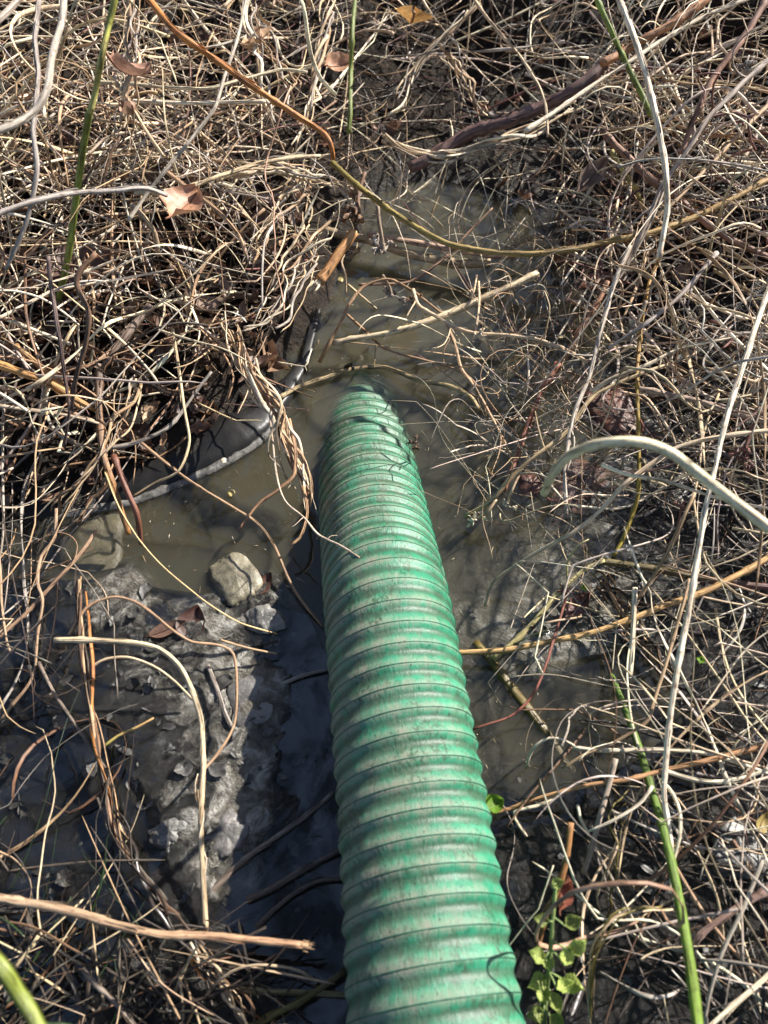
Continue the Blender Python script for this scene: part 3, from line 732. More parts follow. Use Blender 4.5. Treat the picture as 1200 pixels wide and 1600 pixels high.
# --- green and coloured stems
stem('bright orange dead stem slanting down from the top edge, left of centre', [(222,-15,.44),(270,45,.42),(330,90,.39),(400,140,.36),(460,180,.33),(500,205,.31),(515,225,.30),(520,250,.28)], 11, 'O', node=.12, wob=.5, taper=.5)
stem('long prickly olive to tan bramble cane arching over the far end of the pool', [(520,255,.17),(560,290,.17),(600,322,.17),(650,355,.165),(700,380,.16),(760,393,.16),(830,398,.165),(900,388,.175),(960,375,.18),(1020,362,.19),(1090,338,.20),(1150,308,.215),(1215,272,.23)], 9.5, 'L', 'bramble cane', 'bramble_cane', col2=(.42,.27,.10,.1), prickles=26, wob=.5, taper=.3)
stem('soft green upright stem, yellowed midway, beside the brown leaf at left', [(92,468,.12),(108,390,.20),(120,300,.28),(130,230,.34),(140,175,.385)], 11, 'N', 'green stalk', 'green_stalk', wob=.4, taper=.2, node=.0)
stem('pale yellow withered top of a green stem near the upper left corner', [(140,178,.385),(150,135,.41),(158,90,.44),(168,45,.46),(182,-15,.49)], 11, (.45,.42,.14,.1), 'green stalk', 'green_stalk', wob=.5, taper=.3, node=.0, col2=(.34,.38,.06,.1))
stem('straight bright green stem standing at the top edge, above the pool', [(545,208,.16),(547,165,.19),(548,110,.22),(551,60,.26),(556,-15,.30)], 8, 'N', 'green stalk', 'green_stalk', wob=.4, taper=.4, node=.06)
stem('leaning green stem with dark joints at the top right, behind pale stalks', [(1018,180,.22),(1000,140,.25),(975,90,.29),(952,42,.33),(925,-15,.37)], 10, 'N', 'green stalk', 'green_stalk', wob=.4, taper=.4, node=.04)
stem('tall smooth green rush stem in the near right corner, rising from the water', [(955,1055,.0),(985,1130,.035),(1005,1185,.055),(1020,1240,.075),(1040,1310,.10),(1055,1380,.12),(1070,1460,.145),(1080,1530,.17),(1092,1615,.20)], 12.5, (.10,.17,.03,.3), 'rush', 'green_rush', col2=(.14,.23,.025,.35), wob=.3, taper=-.4, node=.0)
stem('thick glossy green stalk cut by the bottom left corner', [(-25,1480,.30),(5,1515,.30),(25,1545,.29),(45,1575,.285),(70,1620,.28)], 24, (.15,.19,.03,.6), 'green stalk', 'green_stalk', wob=.3, taper=.2, node=.0)
stem('olive yellow broken stalk lying along the bottom edge, touching the hose', [(385,1610,.02),(430,1582,.025),(470,1562,.03),(505,1540,.03),(540,1515,.03)], 13, 'L', 'dead stalk', 'dead_stalk', col2=(.12,.09,.03,.3), wob=.6)
stem('pale straight stalk lying level by the bottom edge, left of the hose', [(375,1546,.012),(430,1549,.014),(490,1552,.014),(545,1556,.012)], 10, (.33,.29,.14,.2), 'dead stalk', 'dead_stalk', wob=.4)
stem('thin orange and olive prickly shoot hanging upright over the brick red patch', [(1035,395,.15),(1015,440,.14),(1003,500,.13),(998,550,.12),(996,600,.11),(997,680,.09),(998,760,.06),(990,800,.04),(975,840,.025),(958,870,.015)], 6.5, (.42,.22,.035,.15), 'bramble shoot', 'bramble_shoot', col2=(.27,.22,.03,.2), prickles=18, wob=.5, taper=.2)
stem('dark purple bramble cane with a green prickly end, lying on the right shore', [(935,876,.03),(960,880,.032),(985,884,.034),(1040,893,.04),(1080,902,.045),(1130,910,.05),(1215,920,.06)], 11, (.12,.105,.025,.35), 'bramble cane', 'bramble_cane', col2=(.10,.035,.035,.35), prickles=34, wob=.4, taper=-.2)
# --- the near, soft stems
stem('broad pale stalk bent in an arch close above the right bank, out of focus', [(850,770,.30),(865,740,.36),(890,712,.39),(930,695,.42),(975,689,.435),(1010,692,.435),(1045,706,.43),(1090,740,.42),(1140,780,.41),(1215,835,.40)], 16, (.66,.57,.40,0), 'dead stalk', 'dead_stalk', wob=.3, taper=-.1, node=.0)
stem('blurred grey stem hooking down close to the upper left edge', [(100,-15,.52),(97,30,.52),(82,80,.52),(73,140,.51),(52,176,.50),(20,195,.50),(-20,210,.50)], 12, 'G', wob=.3, taper=.2, node=0)
stem('blurred grey twig cutting across the very top left corner', [(-20,45,.53),(10,22,.53),(45,-20,.53)], 11, 'G', wob=.3, node=0)
stem('soft grey stem running level past the foot of the yellowed green stem', [(-15,338,.36),(55,312,.36),(120,300,.35),(180,297,.34),(230,296,.33),(262,306,.31)], 10, (.34,.30,.28,0), wob=.7, node=0)
stem('grey upright stem with a bend, left of the soft green stem', [(62,-10,.45),(55,60,.44),(60,120,.43),(52,200,.41),(58,270,.38),(40,350,.34),(10,420,.30)], 9, (.30,.27,.25,0), wob=.6, node=0)
stem('dark soft stem curving down the left bank below the green stem', [(150,395,.30),(120,440,.28),(138,490,.25),(132,540,.22),(118,590,.19),(112,640,.15)], 9, 'B', wob=.7, node=0, col2=(.08,.055,.045,.1))
stem('dark thin stem wandering down past the left edge of the left bank', [(75,400,.28),(78,450,.25),(90,520,.22),(100,580,.18),(108,640,.14),(100,700,.09)], 7, (.14,.10,.09,.1), wob=.8, node=0)
# --- top right
stem('tallest pale straw stalk, standing nearly upright right of the pool', [(962,-15,.42),(990,55,.40),(1008,110,.38),(1022,170,.355),(1034,230,.33),(1041,280,.31),(1042,330,.28),(1030,405,.24)], 10, 'P', 'straw stalk', 'straw_stalk', wob=.5, taper=.2)
stem('slender curved straw hanging from the top edge, right of the brown curled leaf', [(735,-10,.30),(770,40,.28),(810,85,.26),(840,130,.235),(852,165,.22),(855,215,.20)], 5.5, 'S', wob=.6)
stem('thick orange brown stalk slanting out of the top edge at right', [(940,100,.27),(975,80,.28),(1015,55,.30),(1075,20,.32),(1120,-15,.34)], 14, (.40,.20,.09,.05), 'dead stalk', 'dead_stalk', wob=.5, taper=-.1)
stem('thin pale stem running beside the thick orange brown stalk', [(820,205,.24),(880,165,.255),(935,128,.27),(985,95,.285),(1040,60,.30),(1110,22,.32),(1190,-10,.34)], 8, 'P', wob=.6)
stem('thick dark purple stem below the orange brown stalk, half under pale grass', [(640,262,.13),(700,232,.15),(735,208,.17),(790,190,.19),(850,165,.21),(900,138,.235),(945,98,.26)], 19, (.13,.072,.062,.15), 'dead stalk', 'dead_stalk', wob=.5, taper=.1)
stem('reddish leaning stalk reaching the top right corner', [(1215,-30,.38),(1190,15,.36),(1150,75,.33),(1110,130,.30),(1085,185,.27),(1065,240,.24)], 11, (.33,.17,.12,.05), 'dead stalk', 'dead_stalk', wob=.5)
stem('grey forked stalk leaning from the right edge toward the pool', [(1215,82,.34),(1160,130,.32),(1110,180,.30),(1070,240,.27),(1035,290,.24),(1010,350,.21),(985,400,.18),(972,430,.16)], 9, (.36,.31,.26,0), 'dead stalk', 'dead_stalk', shoots=3, slen=.09, wob=.6)
stem('rusty brown stalk leaning away right, under the long olive bramble cane', [(942,205,.20),(975,240,.19),(1010,275,.18),(1060,310,.17),(1100,345,.16),(1145,375,.155),(1215,408,.15)], 12, (.28,.15,.10,.1), 'dead stalk', 'dead_stalk', wob=.5)
stem('short dull yellow stalk behind the rusty brown stalk', [(955,235,.17),(972,265,.15),(988,290,.13),(1005,318,.10)], 8, (.42,.36,.13,0), 'dead stalk', 'dead_stalk', wob=.4)
stem('fine grey thread looping level across the tall straw stalk', [(965,262,.25),(1000,250,.26),(1040,246,.27),(1090,249,.27),(1150,258,.27),(1215,270,.27)], 4, (.42,.39,.36,0), wob=1.2, node=0)
stem('straight tan stem crossing the right edge below the grey forked stalk', [(1215,150,.26),(1160,205,.24),(1105,262,.22),(1050,320,.20),(1000,360,.18)], 8, 'T', wob=.6)
bundle('pale grass rope sweeping in a hammock curve behind the pool', [(590,205,.14),(625,230,.14),(660,242,.145),(710,243,.15),(760,228,.155),(820,205,.16),(865,180,.17),(920,150,.18)], 16, 6, 'PSPSGP', turns=1.0, r_px=5.5)
bundle('twisted braid of straw hanging at the top edge, left of the bright green stem', [(520,-15,.30),(512,40,.28),(499,90,.25),(493,130,.225),(486,180,.20),(480,230,.17)], 17, 6, 'SPTSGS', turns=2.2, r_px=6.5)
bundle('loose straw twist climbing from the hammock of grass to the top edge', [(605,200,.16),(622,165,.18),(640,120,.20),(680,70,.23),(735,10,.27),(760,-20,.28)], 20, 6, 'GTSPGS', turns=1.5, r_px=6)
bundle('straw braid right of centre hanging in front of the dark hollow', [(690,70,.24),(720,110,.21),(745,150,.18),(770,180,.16)], 26, 6, 'TGSTGS', turns=.8, r_px=6)
# --- over the pool
stem('broken orange stalk with a frayed white tip over the pool\'s far left corner', [(553,362,.13),(540,382,.122),(525,402,.113),(510,425,.103),(498,440,.097)], 15, (.46,.25,.10,.05), 'broken stalk', 'broken_stalk', tip='P', wob=.2, taper=-.2, node=.0)
stem('pale log-like stalk floating across the head of the pool', [(480,350,.03),(500,357,.03),(540,368,.03),(580,376,.03),(620,391,.03),(680,405,.03),(720,413,.03),(765,411,.03)], 14, (.42,.33,.21,.1), 'dead stalk', 'dead_stalk', wob=.4, taper=.1)
stem('pinkish stalk lying just in front of the pale log-like stalk', [(575,366,.045),(610,372,.045),(640,377,.045),(700,388,.045),(750,398,.045),(805,403,.045)], 10, (.42,.29,.21,.05), 'dead stalk', 'dead_stalk', wob=.4)
stem('knotted pale stalk with stub thorns reaching out over the middle of the pool', [(520,536,.03),(550,530,.035),(600,522,.042),(640,512,.048),(680,498,.055),(715,483,.06),(760,465,.07),(800,448,.08),(840,428,.09)], 9.5, (.52,.42,.29,0), 'dead stalk', 'thorny_stalk', prickles=9, wob=.6, taper=-.5)
stem('thin brown runner looping in a tall arch above the knotted stalk', [(499,566,.01),(510,545,.03),(522,522,.045),(535,498,.06),(545,475,.07),(565,450,.08),(590,438,.085),(612,437,.085),(645,455,.08),(668,472,.07),(692,490,.06)], 5.5, (.30,.18,.10,.05), 'runner', 'dead_runner', wob=.5, node=.04)
stem('pale forked branch running right from the arch over the pool', [(645,452,.085),(653,478,.08),(680,495,.08),(705,510,.08),(740,520,.085),(790,522,.09),(840,530,.095),(880,545,.10),(920,566,.10)], 6.5, 'S', 'branch', 'dead_branch', shoots=5, slen=.06, wob=.8, taper=.3)
stem('slim tan branch bending down the right side of the pool to a fork', [(697,505,.08),(710,538,.075),(720,575,.07),(738,600,.065),(752,622,.06),(768,650,.05),(790,692,.04),(800,720,.03)], 6, 'T', 'branch', 'dead_branch', shoots=5, slen=.07, wob=.8)
stem('short pale splinter floating near the arch over the pool', [(544,445,.004),(565,463,.005),(588,482,.004)], 4.5, 'S', 'splinter', 'straw_splinter', wob=.3, node=0)
stem('fine brown stem trailing level over the water to the forked tan branch', [(543,492,.02),(570,518,.025),(600,545,.03),(660,562,.035),(700,573,.04),(730,588,.045),(748,606,.05)], 4.5, (.34,.22,.13,0), wob=.7, node=0)
stem('olive grey runner lying on the water over the drowned end of the hose', [(436,622,.012),(468,602,.008),(510,590,.006),(545,578,.006),(595,573,.006),(620,580,.012),(660,595,.02),(700,602,.03),(735,620,.04),(748,640,.04)], 7, (.34,.27,.14,.3), 'runner', 'dead_runner', shoots=3, slen=.03, wob=.6, taper=.0)
stem('white hair-thin twig with a bud, left of the drowned hose end', [(435,566,.03),(455,569,.035),(478,572,.04),(482,560,.045),(487,545,.05)], 3.2, 'P', 'twig', 'fine_twig', shoots=2, slen=.015, wob=.4, node=0)
stem('short dark hooked twig end poking up where the hose sinks', [(540,574,.004),(546,571,.014),(551,573,.02),(551,579,.016)], 7, 'K', 'twig', 'fine_twig', wob=.3, node=0)
stem('tan stem crossing straight over the right half of the pool', [(560,445,.05),(640,440,.05),(700,400,.06),(735,360,.08),(770,325,.10)], 4.5, (.30,.19,.12,0), wob=.7)
stem('kinked tan twig hanging into the pool from the left bank corner', [(540,390,.05),(534,410,.04),(540,430,.03),(541,460,.01)], 4, 'S', 'twig', 'fine_twig', wob=.6, node=0)
# --- right of the pool
stem('long grey stem leaning down the right side of the pool', [(985,385,.19),(955,455,.17),(940,515,.15),(920,590,.13),(900,640,.12),(888,690,.11),(882,740,.10),(884,805,.09)], 8.5, (.38,.33,.28,0), wob=.5, shoots=3, slen=.07)
stem('red brown stalk standing in the water right of the forked tan branch', [(948,440,.10),(930,480,.08),(905,520,.06),(888,552,.04),(870,580,.02),(862,600,.0)], 10, (.40,.22,.13,.1), 'dead stalk', 'dead_stalk', wob=.5)
stem('rust red stalk sloping into the water at the right rim of the pool', [(872,568,.05),(845,612,.035),(825,660,.02),(812,700,.01),(795,745,.005),(785,770,.0)], 10, (.27,.11,.065,.3), 'dead stalk', 'dead_stalk', wob=.6)
stem('pale smooth stem sweeping from the right edge down to the water', [(1215,671,.20),(1130,682,.19),(1060,700,.175),(1010,730,.16),(975,757,.15),(935,800,.12),(890,835,.10),(840,860,.07),(800,885,.045),(770,910,.025),(758,948,.008)], 7.5, (.58,.48,.34,0), wob=.5, taper=.4)
stem('flat white ribbon of grass crossing beneath the broad out of focus arch', [(940,726,.18),(980,742,.18),(1040,752,.18),(1100,772,.18),(1150,785,.18),(1215,797,.18)], 11, (.72,.64,.52,0), 'flat straw', 'flat_straw', flat=.3, wob=.5, taper=.5, node=0)
stem('tan stem rising from the dry flower heads to the bank on the right', [(728,806,.02),(770,781,.05),(800,746,.07),(840,711,.09),(880,680,.10),(920,625,.12),(955,603,.13),(1000,585,.14),(1042,570,.14)], 7.5, (.46,.34,.21,0), wob=.6, shoots=4, slen=.06)
stem('pale upturned stem tip pointing right, above the long pale smooth stem', [(925,612,.10),(955,592,.12),(1010,571,.14),(1060,546,.15),(1110,535,.16),(1157,526,.165)], 8, 'P', wob=.4, taper=1.2)
stem('long straight pale stalk running down the right side from edge to mud', [(1205,440,.26),(1175,525,.25),(1155,585,.24),(1135,650,.23),(1118,725,.215),(1102,795,.20),(1092,865,.18),(1080,940,.165),(1065,1015,.15),(1050,1100,.13),(1040,1190,.11),(1037,1240,.10),(1044,1290,.09),(1052,1350,.08)], 9.5, 'P', 'straw stalk', 'straw_stalk', wob=.45, taper=.2)
stem('grey stem slanting parallel to the pale smooth stem, higher on the bank', [(1120,395,.22),(1060,465,.20),(1030,490,.19),(1000,512,.18),(950,545,.15)], 7.5, 'G', wob=.5)
stem('greyish brown stem lying across the bank above the pale upturned tip', [(995,608,.09),(1035,615,.095),(1080,625,.10),(1130,640,.10),(1215,665,.11)], 11, (.33,.25,.20,0), 'dead stalk', 'dead_stalk', shoots=3, slen=.05)
stem('straight thin tan stem leaning over the mottled silt beside the bramble cane', [(1085,770,.16),(1070,805,.15),(1045,860,.13),(1015,910,.10),(993,938,.08)], 6.5, 'T', wob=.5)
stem('crooked tan stem bending at the knee above the loop of straw', [(1078,905,.13),(1060,970,.12),(1040,1040,.11),(1020,1100,.10),(1010,1128,.095),(960,1160,.08),(910,1181,.07),(878,1202,.06)], 6.5, (.46,.33,.21,0), wob=.4)
stem('long level straw stalk leading from the hose to the right edge', [(712,1020,.02),(760,1018,.025),(810,1012,.03),(870,1000,.035),(920,990,.04),(980,970,.05),(1040,945,.06),(1100,925,.07),(1160,895,.08),(1215,862,.09)], 9.5, (.50,.32,.14,.05), 'straw stalk', 'straw_stalk', wob=.4, taper=-.2)
stem('pale olive split stem running up to the green tipped cane end', [(770,1030,.008),(820,985,.02),(850,952,.03),(880,920,.035),(910,892,.04),(942,876,.04)], 9.5, (.45,.40,.20,.05), 'grass stalk', wob=.6, shoots=2, slen=.06)
stem('upright cut straw with a square end over the level straw stalk', [(992,918,.09),(989,980,.075),(987,1020,.065),(984,1058,.055)], 8, 'P', 'straw stalk', 'straw_stalk', wob=.2, taper=.1, node=0)
stem('fine red stem curving over the silt toward the hose', [(885,930,.05),(865,1000,.045),(845,1060,.04),(825,1095,.035),(795,1120,.03),(760,1132,.025),(738,1139,.02)], 5, (.26,.09,.065,.15), 'red stalk', 'red_stalk', wob=.5, node=0)
stem('sunken yellow brown stick lying in the murky hollow right of the hose', [(742,1005,-.004),(775,1042,-.002),(800,1075,.0),(825,1107,.0),(850,1140,-.003),(880,1180,-.008),(905,1220,-.012)], 17, (.12,.09,.022,.7), 'stick', 'sunken_stick', wob=.6, taper=.2)
stem('pale stem lying level above the rush, ending at the right edge', [(895,1168,.05),(930,1172,.055),(970,1173,.06),(1040,1172,.065),(1110,1178,.07),(1160,1194,.075),(1215,1215,.08)], 8, 'P', wob=.4)
stem('long orange stem arching from the hose side to the right edge', [(762,1272,.015),(800,1262,.02),(830,1250,.03),(880,1235,.045),(925,1225,.055),(980,1217,.065),(1030,1205,.07),(1100,1190,.08),(1215,1160,.09)], 7.5, (.46,.27,.13,.05), wob=.4, taper=-.1)
stem('loop of pale straw curling up from the murky hollow', [(822,1200,.02),(828,1178,.035),(838,1163,.045),(860,1152,.05),(885,1158,.05),(903,1170,.05)], 5.5, 'P', wob=.4, node=0)
stem('short pale stem with a bent knee beside the orange arching stem', [(880,1240,.04),(840,1258,.035),(803,1268,.03),(810,1288,.025),(823,1306,.015)], 6.5, 'P', wob=.3, node=0)
stem('white straw sagging from the rush to the right edge', [(1036,1203,.10),(1060,1212,.095),(1090,1220,.09),(1125,1222,.09),(1170,1213,.09),(1215,1196,.095)], 8, (.72,.64,.50,0), wob=.3, node=0)
stem('white straw ring hanging over the green rush stem', [(1020,1228,.10),(1000,1255,.095),(960,1280,.09),(920,1298,.08)], 6.5, (.70,.62,.50,0), wob=.4, node=0)
stem('looped thin straw falling beside the rush stem', [(1034,1222,.105),(1050,1238,.10),(1062,1268,.10),(1062,1305,.10),(1053,1345,.09),(1047,1395,.08)], 6, 'P', wob=.4, node=0)
stem('grey cut stick propped upright left of the rush stem', [(962,1185,.07),(950,1230,.06),(940,1265,.055),(925,1320,.045),(911,1364,.03)], 9, (.36,.29,.24,.05), 'stick', 'dead_stick', wob=.2, taper=-.1, node=0)
stem('thick pinkish bent twig in the near right corner', [(1215,1382,.06),(1150,1420,.05),(1100,1455,.04),(1085,1475,.035),(1081,1515,.015)], 13, (.30,.20,.165,.25), 'twig', 'dead_twig', wob=.5)
stem('pale straw slanting out of the bottom right corner', [(1215,1510,.10),(1160,1558,.10),(1100,1612,.10)], 9, 'P', wob=.3)
stem('long tan runner slanting behind the rush to the bottom right', [(1050,1345,.05),(1100,1425,.045),(1155,1495,.04),(1215,1550,.04)], 6, 'T', wob=.4)
stem('straight straw standing behind the bent pinkish twig', [(1125,1510,.0),(1130,1460,.03),(1120,1400,.06),(1090,1330,.09)], 5, 'S', wob=.4)
bundle('green yellow grass looping over in a hoop by the bottom edge', [(925,1612,.03),(922,1540,.06),(932,1475,.08),(958,1432,.09),(1000,1420,.09),(1050,1417,.08)], 14, 5, 'LSLSL', turns=.6, r_px=5)
bundle('tangled yellow grass loops around the leaning grey stick', [(955,1440,.03),(945,1400,.05),(955,1340,.07),(965,1290,.07),(975,1240,.05)], 22, 4, 'LTSL', turns=1.2, r_px=4.5)
bundle('withered brown grass tuft spreading from the bramble cane end', [(940,885,.03),(955,920,.03),(975,955,.02),(1000,990,.012),(1020,1030,.008)], 30, 7, 'TBTBDTS', spread=1.8, turns=.3, r_px=6)
bundle('wet brown grass sheaf slanting down the near right mud', [(1010,1000,.02),(1050,1060,.02),(1100,1110,.02),(1150,1160,.02),(1200,1200,.02)], 26, 6, 'BDTDBW', turns=.5, r_px=8)
stem('orange brown twig standing behind the nettle', [(892,1285,.06),(886,1340,.05),(872,1385,.04),(853,1430,.03),(840,1482,.01)], 11, (.36,.18,.07,.15), 'twig', 'dead_twig', wob=.6)
# --- left of the pool
bundle('thick rope of twisted straw hanging off the left bank over the liner', [(345,490,.12),(372,530,.12),(388,575,.115),(412,615,.11),(435,645,.10),(442,685,.085),(462,730,.06),(477,775,.04),(484,808,.02)], 32, 18, 'STSPTSBSTSPT', turns=1.2, r_px=6.5, spread=1.25)
stem('bent tan end of the straw rope, curling left over the water', [(452,655,.09),(462,700,.08),(458,742,.065),(430,768,.055),(402,788,.045),(373,828,.03)], 6.5, (.42,.25,.14,.05), wob=.4, node=0)
stem('cut tan stem end hooking down beside the hose', [(474,760,.05),(480,800,.045),(470,838,.04),(453,854,.035)], 6.5, (.45,.28,.16,.05), wob=.3, node=0)
stem('white hair-thin stem with buds trailing onto the hose', [(400,560,.10),(412,610,.10),(422,655,.095),(432,740,.08),(445,783,.075),(475,810,.075),(497,836,.085),(530,852,.10),(562,872,.11)], 4, (.58,.48,.38,0), 'twig', 'fine_twig', shoots=5, slen=.022, wob=.4, node=0)
stem('thick grey brown stalk leaning on the left bank', [(236,478,.13),(220,495,.125),(200,522,.12),(180,550,.11),(163,573,.10)], 15, (.20,.15,.115,.05), 'dead stalk', 'dead_stalk', wob=.5)
stem('bright tan stalk entering from the left edge, above the liner', [(-15,565,.16),(40,585,.15),(80,600,.14),(115,622,.12),(150,640,.10)], 13, (.48,.27,.10,.05), 'dead stalk', 'dead_stalk', wob=.5)
stem('second tan stalk slanting down beside the one from the left edge', [(25,540,.15),(60,570,.14),(100,603,.12),(125,640,.10)], 10, (.40,.23,.11,.05), 'dead stalk', 'dead_stalk', wob=.6)
stem('dark standing stalk with an orange lower half at the left shore', [(156,580,.12),(155,640,.11),(159,700,.10),(172,745,.085),(185,790,.06),(200,835,.03)], 13, (.08,.055,.042,.3), 'dead stalk', 'dead_stalk', col2=(.42,.22,.08,.2), wob=.5)
stem('dark red stick leaning against the orange based stalk', [(178,712,.09),(195,760,.08),(213,803,.06),(220,850,.02)], 11, (.16,.065,.04,.3), 'stick', 'dead_stick', wob=.4)
stem('thin straw hanging in a long loop over the black liner', [(270,515,.12),(280,575,.115),(288,640,.11),(295,690,.10),(279,736,.085),(240,756,.07),(206,777,.06)], 5.5, 'S', wob=.4, node=0)
stem('thin straight stem crossing the liner and the water down toward the hose', [(212,684,.09),(250,717,.08),(300,754,.065),(360,790,.045),(402,818,.035),(428,852,.025),(452,905,.015),(475,942,.008),(505,978,.004)], 5.5, (.36,.24,.14,.05), wob=.3)
stem('pale straw poking in from the left edge near the fallen brown stalk', [(-15,490,.16),(50,514,.15),(110,537,.14)], 7, 'P', wob=.4)
stem('pale level stem from the left edge above the liner corner', [(-15,632,.14),(50,640,.13),(110,650,.12),(155,662,.11)], 6, (.46,.36,.28,0), wob=.4)
stem('grey stem arching low over the left bank beside the straw rope', [(170,700,.09),(215,690,.09),(260,668,.09),(285,640,.09),(310,605,.10),(330,580,.11)], 7, (.27,.24,.22,0), wob=.6)
bundle('pale grass wave combed down the corner of the left bank', [(505,330,.14),(485,385,.13),(465,430,.125),(435,475,.12),(400,510,.115),(360,540,.11)], 46, 12, 'PSGTPSGTSPTG', turns=.5, r_px=5.5, spread=1.5)
bundle('dark wet grass knot draped low on the left bank', [(130,560,.10),(190,570,.10),(240,600,.09),(290,610,.085),(330,590,.08)], 30, 7, 'DBKDBDG', turns=.5, r_px=6, spread=1.5)
bundle('grey and straw tangle trailing off the left bank onto the liner', [(215,560,.11),(200,620,.10),(185,670,.09),(165,720,.085),(130,770,.07),(60,830,.04)], 42, 9, 'GSTBSGTSB', turns=.6, r_px=6, spread=1.4)
stem('flat bright straw blade slanting across the silt, from shore to mud', [(165,740,.10),(185,790,.10),(215,840,.095),(250,880,.085),(290,915,.075),(330,946,.06),(375,972,.04),(432,990,.01)], 10.5, (.62,.47,.25,0), 'flat straw', 'flat_straw', flat=.35, wob=.3, taper=.9, node=0)
stem('pale stem bending over in a hoop and dropping straight down the mud', [(85,1000,.09),(150,1000,.09),(210,1004,.09),(250,1014,.09),(282,1042,.085),(301,1080,.08),(315,1130,.07),(318,1200,.055),(314,1290,.04),(318,1370,.025),(322,1455,.01)], 9.5, (.58,.46,.31,0), wob=.4, taper=.3)
bundle('thin straw twisted around the hoop stem\'s lower end', [(306,1210,.055),(310,1255,.05),(313,1300,.04),(316,1350,.03),(321,1420,.015)], 7, 3, 'TSP', turns=3, r_px=4.5)
stem('long thin tan runner looping over the mud and back to the hoop stem', [(108,992,.06),(135,950,.07),(175,933,.075),(210,940,.075),(240,960,.07),(270,985,.065),(300,1003,.06),(340,1008,.05),(364,1022,.045),(370,1070,.04),(367,1130,.035),(345,1172,.04),(318,1203,.05),(305,1225,.05)], 5.5, (.44,.28,.17,.05), 'runner', 'dead_runner', wob=.4)
stem('small pale arc of straw inside the hoop stem', [(140,1045,.05),(163,1030,.055),(200,1027,.055),(238,1040,.05),(270,1062,.04),(302,1093,.02)], 5, 'S', wob=.4, node=0)
stem('thin straw tail running off toward the hose from the looping runner', [(345,1000,.04),(372,1008,.03),(400,1015,.02),(432,1021,.01)], 4.5, (.50,.36,.22,0), wob=.3, node=0)
stem('short green to tan straw stub lying on the mud inside the hoop stem', [(160,1168,.02),(185,1150,.022),(212,1138,.022),(240,1122,.02)], 5, (.30,.30,.08,.05), col2=(.48,.28,.12,0), wob=.3, node=0)
bundle('old brown stalk sheaf standing at the left shore, frayed and wet below', [(125,885,.08),(128,950,.07),(132,1010,.06),(138,1080,.045),(150,1155,.03),(163,1215,.02),(180,1290,.012),(205,1332,.01)], 17, 7, 'TBTDOBD', turns=1.2, r_px=7)
bundle('dark wet stalk sheaf sagging across the black water to the cut stick', [(160,1200,.02),(172,1260,.016),(190,1310,.014),(215,1345,.012),(240,1385,.012),(265,1420,.012),(290,1455,.01)], 22, 7, 'WKDWDBK', turns=.8, r_px=9)
stem('long tan cut stick with a reddish end lying across the near left corner', [(-20,1400,.10),(60,1412,.10),(120,1425,.10),(180,1445,.10),(250,1460,.10),(320,1463,.10),(400,1470,.10),(474,1477,.10)], 14, (.40,.29,.19,.05), 'stick', 'dead_stick', col2=(.40,.24,.14,.1), wob=.35, taper=.35, prickles=3, tip='T')
stem('grey sunken stick slanting up to the hose over the dark water', [(320,1402,-.002),(360,1366,.0),(400,1332,.001),(450,1296,.001),(522,1240,.0)], 11, (.17,.14,.115,.5), 'stick', 'sunken_stick', wob=.6)
stem('dark wet stick pointing at the hose below the grey sunken stick', [(385,1406,.006),(420,1390,.006),(470,1360,.006),(540,1325,.008)], 12, 'W', 'stick', 'wet_stick', wob=.6)
stem('thin dark stick forking off under the wet stick', [(400,1450,.004),(430,1420,.006),(465,1392,.008),(500,1375,.008),(545,1372,.008)], 9, (.09,.07,.055,.6), 'stick', 'wet_stick', wob=.9)
stem('grey curved stem half under water left of the hose', [(412,1086,.0),(440,1070,.002),(470,1056,.003),(515,1044,.004)], 7, (.30,.27,.24,.3), wob=.5)
stem('grey straight stem pressed into the mud beside the flat slab', [(325,1040,.006),(338,1075,.008),(350,1110,.008),(363,1138,.006)], 8, (.27,.24,.21,.3), wob=.3)
stem('thin straw arch springing beside the hose at the bottom', [(318,1562,.02),(340,1535,.04),(370,1515,.05),(405,1508,.055),(450,1512,.05),(478,1522,.04),(495,1536,.03)], 5.5, 'S', wob=.3, node=0)
stem('pale straight straw below the cut stick leaning up to it', [(275,1548,.02),(290,1510,.04),(308,1478,.07)], 6, 'S', wob=.3)
bundle('torn straw bunch fanning out at the bottom edge', [(300,1470,.03),(325,1510,.03),(352,1545,.03),(380,1590,.03),(392,1620,.03)], 26, 8, 'SPTBSTOS', turns=.5, r_px=8, spread=1.5)
stem('dark curved grass stem slumped in the water at the lower left', [(40,1425,.01),(60,1460,.012),(95,1500,.014),(115,1540,.014),(130,1600,.01)], 9, 'W', wob=.8)
stem('grey limp stem bowed toward the bottom edge in the dark corner', [(130,1515,.02),(150,1540,.03),(180,1570,.035),(215,1610,.03)], 9, (.26,.22,.18,.2), wob=.6)
stem('thin pale hooked stem down the left edge above the dark water', [(-15,820,.08),(0,880,.07),(2,940,.06),(10,1000,.05),(18,1022,.045)], 5, (.46,.33,.22,0), wob=.5, node=0)
stem('wavy tan stem hanging down the left shore left of the brown sheaf', [(88,795,.08),(85,840,.075),(64,870,.07),(58,910,.065),(66,940,.06),(58,990,.05),(50,1060,.03),(0,1125,.015)], 6, (.40,.28,.18,.05), wob=.5, node=0)
stem('straight twig lying over the left shore, from stalk sheaf to edge', [(150,830,.07),(120,870,.07),(80,915,.06),(40,960,.05),(-15,1010,.05)], 7, (.30,.20,.13,.1), 'twig', 'dead_twig', wob=.6)
stem('thin dark fallen twig slanting down the black water to the sheaf', [(60,1035,.04),(80,1075,.035),(110,1120,.03),(140,1165,.02),(165,1200,.015)], 6, (.20,.15,.12,.2), 'twig', 'dead_twig', wob=.5)
